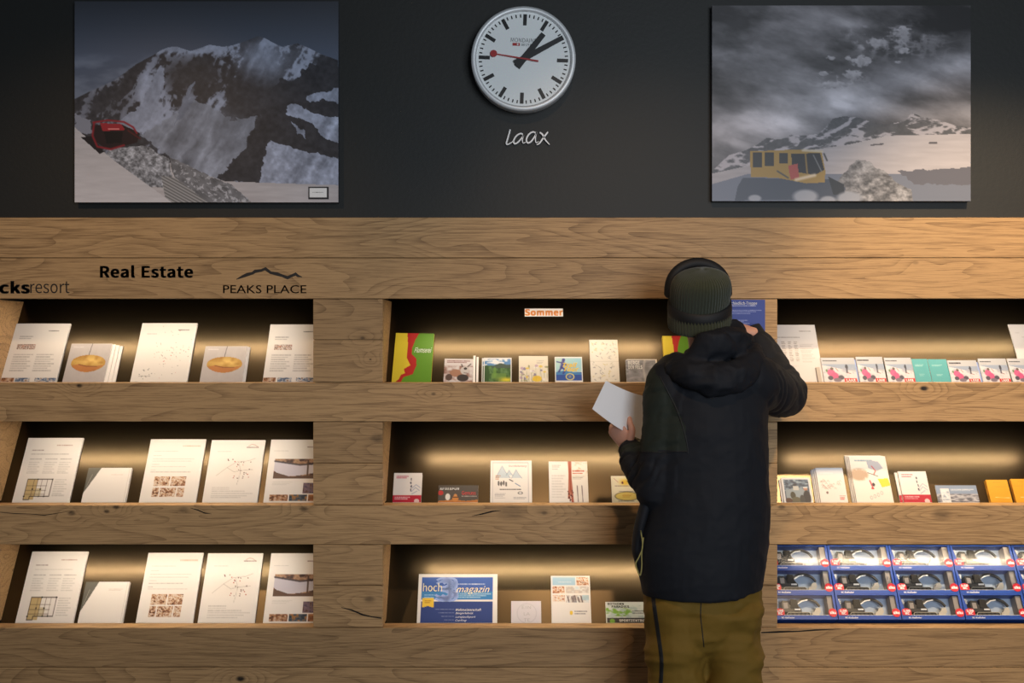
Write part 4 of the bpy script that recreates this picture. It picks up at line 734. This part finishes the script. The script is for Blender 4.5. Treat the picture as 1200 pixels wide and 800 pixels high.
proto = toy_box(); zl = Z(735); first = True
for col in range(5):
    for rw in range(3):
        b_ = proto if first else dup(proto); first = False
        s = BT-.0225+.0335+rw*(BH+.0006); cx0 = 1.0075+col*.2437
        b_.location = (cx0, .034+SIN*s, zl+.0035+COS*(s-.018)); b_.rotation_euler = (-math.atan(.6), 0, 0)
        tag(b_, 'blue window box with toy excavator, %s row, %s' % (rowname[rw], colname[col]), 'toy box', 'toy excavator boxes stacked in the bottom right recess')
# ================================================================== the person
PY = -.38
def mesh_from(bm): me = bpy.data.meshes.new('tmp'); bm.to_mesh(me); bm.free(); return me
def tube(bm, pts, rad, seg=20, sub=5, up=(0, -1, 0), cap=True):
    """closed tube through pts; rad = (r across, r along up) per point, smoothed"""
    P_ = smoothpts([Vector(p) for p in pts], sub) if len(pts) > 2 else [Vector(p) for p in pts]
    R_ = [Vector((r[0], r[1], 0)) if isinstance(r, (tuple, list)) else Vector((r, r, 0)) for r in rad]
    R_ = smoothpts(R_, sub) if len(pts) > 2 else R_
    rings = []; upv = Vector(up)
    for i, p in enumerate(P_):
        t = (P_[min(i+1, len(P_)-1)]-P_[max(i-1, 0)]).normalized(); a_ = t.cross(upv); 
        if a_.length < 1e-3: a_ = t.cross(Vector((1, 0, 0)))
        a_.normalize(); b_ = a_.cross(t).normalized()
        rings.append([bm.verts.new(p+a_*R_[i].x*math.cos(q)+b_*R_[i].y*math.sin(q)) for q in [2*math.pi*k/seg for k in range(seg)]])
    for r0, r1 in zip(rings[:-1], rings[1:]):
        for k in range(seg): bm.faces.new((r0[k], r0[(k+1) % seg], r1[(k+1) % seg], r1[k]))
    for r_, p, d in ((rings[0], P_[0], -1), (rings[-1], P_[-1], 1)):      # domed ends
        t = (P_[1]-P_[0]).normalized()*-1 if d < 0 else (P_[-1]-P_[-2]).normalized(); rr = (R_[0] if d < 0 else R_[-1]); h = min(rr.x, rr.y)*.75 if cap else 0.0001
        c = p; prev = r_
        for f, g_ in ((.8, .55), (.45, .88)):
            if not cap: break
            nr = [bm.verts.new(c+(v.co-c)*f+t*h*g_) for v in r_]
            for k in range(seg): bm.faces.new((prev[k], prev[(k+1) % seg], nr[(k+1) % seg], nr[k]))
            prev = nr
        tip = bm.verts.new(c+t*h)
        for k in range(seg): bm.faces.new((prev[k], prev[(k+1) % seg], tip))
def ball(bm, c, rx, ry, rz, rot=None, n=24):
    M_ = Matrix.Translation(Vector(c)) @ (rot.to_4x4() if rot else ID) @ Matrix.Diagonal((rx, ry, rz, 1)); bmesh.ops.create_uvsphere(bm, u_segments=n, v_segments=n//2, radius=1, matrix=M_)
def remesh(bm, vox, smooth=3, name='m'):
    bmesh.ops.recalc_face_normals(bm, faces=bm.faces); me = mesh_from(bm); o = bpy.data.objects.new('tmp', me); C.objects.link(o)
    md = o.modifiers.new('r', 'REMESH'); md.mode = 'VOXEL'; md.voxel_size = vox
    if smooth: s_ = o.modifiers.new('s', 'SMOOTH'); s_.iterations = smooth; s_.factor = .6
    dg = bpy.context.evaluated_depsgraph_get(); out = bpy.data.meshes.new_from_object(o.evaluated_get(dg)); bpy.data.objects.remove(o); out.name = name; return out
def displace(me, fn):
    n = len(me.vertices); co = np.empty(n*3); me.vertices.foreach_get('co', co); co = co.reshape(-1, 3); no = np.empty(n*3); me.vertices.foreach_get('normal', no); no = no.reshape(-1, 3)
    co = co+no*fn(co, no)[:, None]; me.vertices.foreach_set('co', co.ravel()); me.update()
def clothname(me, name, mats, parent): me.name = name; return link(name, me, mats, parent, True)
def pq(px, py, y=PY): return P(px, py, y)
person = empty('person', (X(825, PY), PY, 0))
tag(person, 'person in black hooded jacket, olive trousers and green beanie reaching to the shelf', 'person')
# --- joints
HC = pq(820, 352, -.39)
Ls, Le, Lw = pq(787, 452), pq(772, 572, -.40), pq(738, 526, -.255)
Rs, Re, Rw = pq(880, 446), pq(921, 464, -.135), pq(886, 396, -.055)
pel = pq(824, 668); kneeL, kneeR = Vector((pel.x-.10, -.40, .50)), Vector((pel.x+.11, -.36, .50)); ankL, ankR = Vector((pel.x-.11, -.36, .09)), Vector((pel.x+.13, -.30, .09))
# --- body: one continuous surface, face turned to the shelf
bm = nbm()
tube(bm, [pel+Vector((0, 0, -.03)), pq(826, 600), pq(828, 520), pq(831, 462), pq(830, 425)], [(.165, .12), (.15, .11), (.165, .115), (.17, .11), (.10, .08)], 28)
tube(bm, [pq(830, 432), pq(826, 402), pq(821, 375, -.385)], [.062, .056, .056], 20)
hr = Matrix.Rotation(math.radians(-12), 3, 'X') @ Matrix.Rotation(math.radians(-8), 3, 'Z')
ball(bm, HC, .076, .094, .112, hr); 
def hl(v): return HC+hr @ Vector(v)                      # head frame: +y is the face
tube(bm, [hl((0, .03, -.07)), hl((0, .06, -.095)), hl((0, .075, -.10))], [(.055, .04), (.04, .03), (.02, .018)], 16)     # jaw and chin
tube(bm, [hl((0, .085, .01)), hl((0, .105, -.02)), hl((0, .108, -.033))], [.009, .013, .012], 12)                        # nose
for s_ in (-1, 1):
    tube(bm, [hl((s_*.012, .088, .022)), hl((s_*.032, .088, .026)), hl((s_*.05, .075, .018))], [.007, .009, .006], 10)   # brow
    ball(bm, hl((s_*.030, .083, .006)), .013, .011, .010, hr, 12)                                                        # eye
    ball(bm, hl((s_*.077, -.005, -.012)), .008, .018, .031, hr, 12)                                                      # ear
tube(bm, [hl((-.024, .087, -.056)), hl((0, .095, -.054)), hl((.024, .087, -.056))], [.005, .007, .005], 10)              # lips
for (s0, s1, s2) in ((Ls, Le, Lw), (Rs, Re, Rw)):
    tube(bm, [s0+(pq(830, 440)-s0)*.4, s0, s0.lerp(s1, .5), s1], [.06, .056, .049, .040], 18)
    tube(bm, [s1, s1.lerp(s2, .35), s2], [(.040, .040), (.039, .039), (.028, .024)], 18)
for k_, a_ in ((kneeL, ankL), (kneeR, ankR)):
    hip = Vector((k_.x*.55+pel.x*.45, PY, .86)); tube(bm, [hip, hip.lerp(k_, .5), k_], [.088, .078, .056], 18); tube(bm, [k_, k_.lerp(a_, .35), a_], [.055, .055, .037], 18); tube(bm, [a_, a_+Vector((0, .08, -.045)), a_+Vector((0, .17, -.055))], [.036, .036, .026], 14)
def hand(wr, fwd, back, thumb_side, curls, spread=.10, thumb=None, ln=1.0):
    """wr wrist, fwd direction of the hand, back = outward normal of the back of the hand, thumb on +/- side"""
    f = Vector(fwd).normalized(); n = Vector(back).normalized(); n = (n-f*n.dot(f)).normalized(); s = f.cross(n).normalized()*thumb_side
    pc = wr+f*.055; tube(bm, [wr-f*.02, wr+f*.025, wr+f*.062, wr+f*.090], [(.026, .020), (.034, .016), (.041, .0145), (.040, .012)], 16, 4, up=n)
    for i, (ls, cu) in enumerate(zip((.072, .080, .074, .058), curls)):
        off = (1.5-i)*.0215; base = wr+f*.086+s*off; d = (f+s*(1.5-i)*spread).normalized(); p = base-f*.01; pts = [p]; ang = 0
        for L_, k in zip((.5, .3, .24), (.55, .9, .6)):
            ang += cu*k; dd = d*math.cos(ang)-n*math.sin(ang); p = p+dd*(ls*L_+(.01 if L_ == .5 else 0))*ln; pts.append(p)
        tube(bm, pts, [.0098, .0092, .0084, .0072], 12, 4, up=s)
    tb = thumb or (.45, .35); p = wr+f*.022+s*.028; d = (f*.65+s*.75-n*tb[0]).normalized(); p2 = p+d*.034; d2 = (f*.95+s*.15-n*tb[1]).normalized(); p3 = p2+d2*.027; p4 = p3+(d2*.9-n*.35).normalized()*.019
    tube(bm, [p, p2, p3, p4], [.0150, .0125, .0105, .0085], 12, 4, up=n)
LF = (P(718, 497, -.23)-Lw).normalized()
hand(Lw+LF*.004, LF, (-.75, -.62, -.1), 1, (1.0, 1.15, 1.25, 1.35), .05, (.25, .3))
hand(Rw+Vector((-.030, -.018, .026)), (-.93, .04, .28), (.15, -.45, .88), -1, (.35, .4, .5, .6), .06, (.5, .3))
body = remesh(bm, .0036, 2, 'body'); bo = clothname(body, 'body', [M['skin']], person)
# --- trousers
def fold(freq, amp, seed, stretch=(1, 1, 1), sharp=1.6):
    def f(co, no):
        x, y, z = [co[:, i]*freq*stretch[i] for i in range(3)]
        a_ = ridged(x+y*.7, z+y*.4, 3, seed); b_ = ridged(x*.6-z*.5+3, z*.7+y, 2, seed+5)
        return amp*((a_**sharp)*.6+(b_**sharp)*.4-.45)
    return f
bm = nbm()
tube(bm, [pq(824, 636), pq(824, 690), pq(824, 735)], [(.185, .125), (.192, .128), (.195, .132)], 36)
def leg(x_top, x_mid, x_bot, s_):
    tube(bm, [pq(x_top, 705), pq(x_top, 760), pq(x_mid, 815), Vector((X(x_mid, PY), -.39, .34)), Vector((x_bot, -.36, .17)), Vector((x_bot, -.35, .06))], [(.100, .122), (.104, .128), (.098, .125), (.10, .12), (.108, .13), (.112, .14)], 30)
leg(792, 790, ankL.x, -1); leg(857, 858, ankR.x, 1)
tr = remesh(bm, .008, 2); f1 = fold(5.0, .050, 3, (1, 1, 1.6)); f2 = fold(13, .012, 9, (1, 1, 1.3)); displace(tr, lambda c, n: (f1(c, n)+f2(c, n)-.004)*np.clip((.84-c[:, 2])/.12, .1, 1))
to = clothname(tr, 'trousers', [M['olive']], person)
# dark side zip down the left leg
def stick(o, pts, w, th, mat, name, parent, cast=(0, 1, 0)):
    """a strap that follows the surface of o: points are cast along +y on to it"""
    from mathutils.bvhtree import BVHTree
    tree = BVHTree.FromPolygons([v.co for v in o.data.vertices], [p.vertices for p in o.data.polygons]); bm_ = nbm(); cols = []
    wm = Matrix.Translation(person.location) if False else ID
    PPs = smoothpts([Vector((p[0], p[1], 0)) for p in pts], 10)
    rows = []
    for i, p in enumerate(PPs):
        t = (PPs[min(i+1, len(PPs)-1)]-PPs[max(i-1, 0)]).normalized(); nn = Vector((-t.y, t.x, 0)); row = []
        for k in (-1, -.5, 0, .5, 1):
            q = p+nn*w/2*k; org = Vector((0, -D, CAMZ)); tgt = P(q.x, q.y, -.4); h_ = tree.ray_cast(org+(o_off), (tgt-org).normalized())
            if h_[0] is None: row = None; break
            row.append((h_[0]-o_off, h_[1]))
        if row: rows.append(row)
    vv = [[(bm_.verts.new(a_+b_*(th if 0 < j < 4 else th*.2))) for j, (a_, b_) in enumerate(r_)] for r_ in rows]
    for r0, r1 in zip(vv[:-1], vv[1:]):
        for j in range(4): bm_.faces.new((r0[j], r0[j+1], r1[j+1], r1[j]))
    return fin(name, bm_, mat, parent, True)
o_off = Vector((0, 0, 0))
stick(to, [(764, 688), (767, 712), (771, 740), (775, 770), (775, 790), (774, 812), (776, 850)], 4.6, .0025, M['strap'], 'side_zip', person)
stick(to, [(822, 700), (821, 720), (823, 740), (825, 758)], 1.2, .0012, M['strap'], 'seam', person)
# --- boots
for a_ in (ankL, ankR):
    bm = nbm(); tube(bm, [Vector((a_.x, -.37, .16)), Vector((a_.x, -.37, .07)), Vector((a_.x, -.36, .052))], [(.07, .085), (.062, .08), (.05, .07)], 20); tube(bm, [Vector((a_.x, -.42, .052)), Vector((a_.x, -.30, .055)), Vector((a_.x, -.17, .045))], [(.05, .048), (.052, .046), (.045, .036)], 20)
    sm_ = remesh(bm, .008, 2); displace(sm_, lambda c, n: np.maximum(.006-c[:, 2], 0)*-1*np.sign(n[:, 2])); clothname(sm_, 'boot', [M['boot']], person)
# --- jacket
bm = nbm()
tube(bm, [pq(823, 692), pq(822, 655), pq(828, 610), pq(830, 560), pq(831, 500), pq(832, 462), pq(833, 434), pq(832, 414)], [(.204, .166), (.222, .176), (.214, .165), (.205, .155), (.200, .145), (.190, .135), (.155, .110), (.095, .085)], 44, cap=False)
tube(bm, [Ls+Vector((.05, 0, .03)), Ls+Vector((.0, 0, .0)), Ls.lerp(Le, .5), Le, Le+Vector((.0, .02, -.012))], [.090, .094, .083, .078, .070], 26)
tube(bm, [Le, Le.lerp(Lw, .4), Le.lerp(Lw, .8), Le.lerp(Lw, .95)], [.072, .072, .060, .047], 26)
tube(bm, [Rs+Vector((-.05, 0, .02)), Rs, Rs.lerp(Re, .5), Re], [.090, .094, .088, .080], 26)
tube(bm, [Re, Re.lerp(Rw, .4), Re.lerp(Rw, .82), Re.lerp(Rw, .97)], [.078, .066, .050, .042], 26)
jk = remesh(bm, .0065, 3)
f1 = fold(4.5, .024, 13, (1, 1, .75)); f2 = fold(13, .010, 21, (1, 1, 1.2), 2.4)
def sleeve_folds(co, no):
    out = np.zeros(len(co))
    for s0, s1, n_, amp in ((Ls, Le, 3.3, .006), (Le, Lw, 3.5, .008), (Rs, Re, 3, .008), (Re, Rw, 3.5, .007)):
        d = np.array(s1-s0); L_ = np.linalg.norm(d); d /= L_; r = co-np.array(s0); t = r@d; dist = np.linalg.norm(r-t[:, None]*d, axis=1)
        w = np.clip((t+.02)/.04, 0, 1)*np.clip((L_+.02-t)/.04, 0, 1)*(dist < .11)
        ph = fbm(co[:, 0]*7, co[:, 2]*7+co[:, 1]*7, 3, 31)*13; out += w*amp*(np.abs(np.sin((t/L_*n_)*math.pi+ph))**.7-.5)
    return out
displace(jk, lambda c, n: (f1(c, n)+f2(c, n))*np.where(c[:, 2] < 1.35, .75, .6)+sleeve_folds(c, n))
jo = clothname(jk, 'jacket', [M['jacket'], M['jgreen']], person)
# dark green panel over the left shoulder and upper sleeve
mi = np.zeros(len(jk.polygons), np.int32); ce = np.empty(len(jk.polygons)*3); jk.polygons.foreach_get('center', ce); ce = ce.reshape(-1, 3)
cpx = 600+ce[:, 0]*F/(D+ce[:, 1]); cpy = 400-(ce[:, 2]-CAMZ)*F/(D+ce[:, 1])
edge = np.interp(cpy, [436, 450, 470, 500, 528], [768, 778, 790, 803, 806]); mi[(cpx < edge) & (cpy > 432) & (cpy < 528+(cpx-780)*-.02) & (ce[:, 1] < -.2)] = 1
mi[(cpx > 872) & (cpx < 905) & (cpy < 437) & (ce[:, 2] > 1.45) & (ce[:, 1] < -.30)] = 0
jk.polygons.foreach_set('material_index', mi)
stick(jo, [(773, 441), (782, 458), (792, 478), (800, 500), (805, 520), (806, 531)], 1.6, .0016, M['strap'], 'seam', person)
stick(jo, [(752, 529), (770, 530), (790, 529), (806, 529)], 1.6, .0016, M['strap'], 'seam', person)
for (c_, d_, r_) in ((Le.lerp(Lw, .97), (Lw-Le), .043), (Re.lerp(Rw, 1.10), (Rw-Re), .0385)):      # cuffs
    bm = nbm(); dn = d_.normalized(); tube(bm, [c_-dn*.022, c_, c_+dn*.018], [r_*1.06, r_, r_*.93], 28, 4, cap=False); cu_ = mesh_from(bm); clothname(cu_, 'cuff', [M['jacket']], person)
# side flap and looped cord at the left hem
bm = nbm(); tube(bm, [pq(757, 590, -.40), pq(749, 618, -.40), pq(746, 645, -.40), pq(751, 668, -.40)], [(.020, .03), (.018, .04), (.016, .035), (.010, .02)], 16); clothname(remesh(bm, .006, 2), 'pocket_flap', [M['jacket']], person)
bm = nbm(); cz = -.46
tube(bm, [pq(751, 622, cz), pq(753, 640, cz), pq(749, 652, cz), pq(745, 660, cz), pq(747, 668, cz), pq(750, 674, cz), pq(752, 664, cz), pq(752, 648, cz), pq(754, 630, cz)], [.0022]*9, 8, 5); clothname(mesh_from(bm), 'drawcord', [M['cord']], person)
bm = nbm(); pl_ = pq(911, 484, -.18); tube(bm, [pl_+Vector((0, 0, .01)), pl_, pl_+Vector((.006, 0, -.015))], [.0025, .003, .003], 8, 3); clothname(mesh_from(bm), 'zip_puller', [M['strap']], person)
# --- hood lying on the shoulders and the high collar
bm = nbm()
tube(bm, [pq(784, 434, -.36), pq(792, 428, -.43), pq(812, 438, -.50), pq(838, 446, -.52), pq(864, 440, -.50), pq(884, 424, -.43), pq(886, 412, -.36)], [(.024, .035), (.036, .046), (.042, .052), (.045, .056), (.045, .052), (.036, .046), (.024, .03)], 24, up=(0, 0, 1))
tube(bm, [pq(802, 430, -.38), pq(814, 425, -.45), pq(838, 408, -.48), pq(860, 400, -.45), pq(872, 402, -.38)], [(.022, .03), (.030, .04), (.036, .05), (.036, .05), (.028, .035)], 24, up=(0, 0, 1))
tube(bm, [pq(828, 398, -.35), pq(842, 388, -.37), pq(860, 383, -.38), pq(866, 390, -.35)], [(.022, .03), (.034, .04), (.034, .045), (.025, .03)], 20)
tube(bm, [pq(802, 428, -.30), pq(808, 418, -.27), pq(835, 392, -.26), pq(862, 392, -.30)], [(.02, .03)]*4, 18)
tube(bm, [pq(784, 432, -.45), pq(806, 424, -.47), pq(836, 404, -.50), pq(866, 410, -.45)], [(.02, .02), (.03, .03), (.04, .04), (.03, .03)], 20, up=(0, 0, 1))
hd = remesh(bm, .006, 4)
f1 = fold(8, .034, 41, (1, .8, 1.3), 2.2); f2 = fold(20, .009, 44)
displace(hd, lambda c, n: f1(c, n)+f2(c, n)+.002); clothname(hd, 'hood', [M['jacket']], person)
# --- beanie: ribbed crown leaning back, turned-up brim
hm = Matrix.Translation(HC+Vector((-.002, -.004, .006))) @ Matrix.Rotation(math.radians(20), 4, 'X') @ Matrix.Rotation(math.radians(-4), 4, 'Y')
def lofted(prof, seg, ribs, amp, name, mat, sx=1, sy=1.08, lean=0):
    bm_ = nbm(); rings = []
    for r, z in prof:
        row = []
        for k in range(seg):
            t = 2*math.pi*k/seg; q = 1+amp*math.cos(ribs*t)/max(r, .01); row.append(bm_.verts.new(hm @ Vector((r*sx*q*math.cos(t), r*sy*q*math.sin(t)-lean*max(0, z+.02), z))))
        rings.append(row)
    for a1, b1 in zip(rings[:-1], rings[1:]):
        for k in range(seg): bm_.faces.new((a1[k], a1[(k+1) % seg], b1[(k+1) % seg], b1[k]))
    bmesh.ops.recalc_face_normals(bm_, faces=bm_.faces); return fin(name, bm_, mat, person, True)
cr_ = [(.094, -.055), (.099, -.02), (.1005, .02), (.0995, .052), (.094, .078), (.079, .098), (.055, .111), (.032, .119), (.012, .1225), (.001, .123)]
cr_ = [(p.x, p.y) for p in smoothpts([Vector((a_, b_, 0)) for a_, b_ in cr_], 6)]
hat = lofted(cr_, 360, 60, .0013, 'beanie', M['knit'], lean=.42)
br_ = [(.092, -.098), (.101, -.102), (.1065, -.095), (.108, -.07), (.107, -.048), (.103, -.040), (.098, -.043)]; br_ = [(p.x, p.y) for p in smoothpts([Vector((a_, b_, 0)) for a_, b_ in br_], 4)]
brim = lofted(br_, 360, 60, .0014, 'beanie_brim', M['knit'])
# goggle strap round the crown, goggle frame pushed up on the forehead
st_ = [(.1005, -.054), (.1085, -.052), (.1095, -.030), (.1065, -.006), (.0990, -.003)]
hm0 = hm; hm = hm @ Matrix.Translation((0, 0, -.03)) @ Matrix.Rotation(math.radians(9), 4, 'X') @ Matrix.Translation((0, 0, .03)); lofted(st_, 96, 0, 0, 'goggle_strap', M['strap']); hm = hm0
bm = nbm(); gp = []
for k in range(25):
    t = math.pi*(k/24); gp.append(HC+Vector((-.003, .015, .022))+Vector((.098*math.cos(t), 0, (.106*math.sin(t)**.8 if math.sin(t) > 0 else 0))))
tube(bm, gp, [(.019, .022)]*25, 14, 1, up=(0, -1, 0)); clothname(mesh_from(bm), 'goggles', [M['strap']], person)
bm = nbm(); ball(bm, HC+Vector((.01, -.055, -.085)), .055, .035, .035, None, 20); clothname(mesh_from(bm), 'hair', [M['hair']], person)
# --- the white sheet held in the left hand
bm = nbm(); nx_, ny_ = 14, 18; c00, c10, c01, c11 = P(710, 446, -.30), P(768, 466, -.17), P(694, 479, -.31), P(754, 516, -.21)
gridv = []
for j in range(ny_+1):
    row = []
    for i in range(nx_+1):
        s_, t_ = i/nx_, j/ny_; p = (c00*(1-s_)+c10*s_)*(1-t_)+(c01*(1-s_)+c11*s_)*t_; row.append(p+Vector((0, -.022*math.sin(math.pi*s_)*(1-.3*t_), -.010*math.sin(math.pi*s_))))
    gridv.append(row)
vt = [[bm.verts.new(p) for p in r] for r in gridv]; vb = [[bm.verts.new(p+Vector((0, .0007, 0))) for p in r] for r in gridv]
for j in range(ny_):
    for i in range(nx_):
        bm.faces.new((vt[j][i], vt[j+1][i], vt[j+1][i+1], vt[j][i+1])); bm.faces.new((vb[j][i], vb[j][i+1], vb[j+1][i+1], vb[j+1][i]))
sh_ = fin('paper_sheet', bm, M['sheet'], None, True); tag(sh_, 'curved white paper sheet held in the left hand of the person', 'paper')
# --- blue notice on the oak post
pe = empty('notice', P(871, 404, -.001)); tag(pe, 'dark blue notice with white lines of text on the oak post behind the raised hand', 'notice')
def a_notice(a):
    a.c[:] = (52, 68, 148); a.text(8, 9, 80, 12, 1, (200, 205, 235), .9); a.text(8, 16, 92, 24, 3, (170, 178, 220), .8); a.text(16, 32, 70, 42, 4, (170, 178, 220), .8, 2); a.text(16, 46, 86, 60, 5, (150, 160, 210), .8, 3); a.text(16, 66, 80, 90, 7, (150, 160, 210), .7, 5)
aa = Art(0, 0, 100, 100, 110, 140, WHITE); a_notice(aa); X0, X1, Z0, Z1 = X(842), X(896.5), Z(425), Z(351)
bx('board', (X0, X1, -.0014, .0012, Z0, Z1), M['blue'], pe); grid_mesh('print', [Vector(q) for q in ((X0, -.0016, Z1), (X1, -.0016, Z1), (X0, -.0016, Z0), (X1, -.0016, Z0))], aa, M['print'], pe, 1.0)
textmesh('Unterschiedlich-Treppe', X(845), Z(358), X(887), Z(353.2), front_frame(-.0018), M['whitep'], pe, thick=.0006)
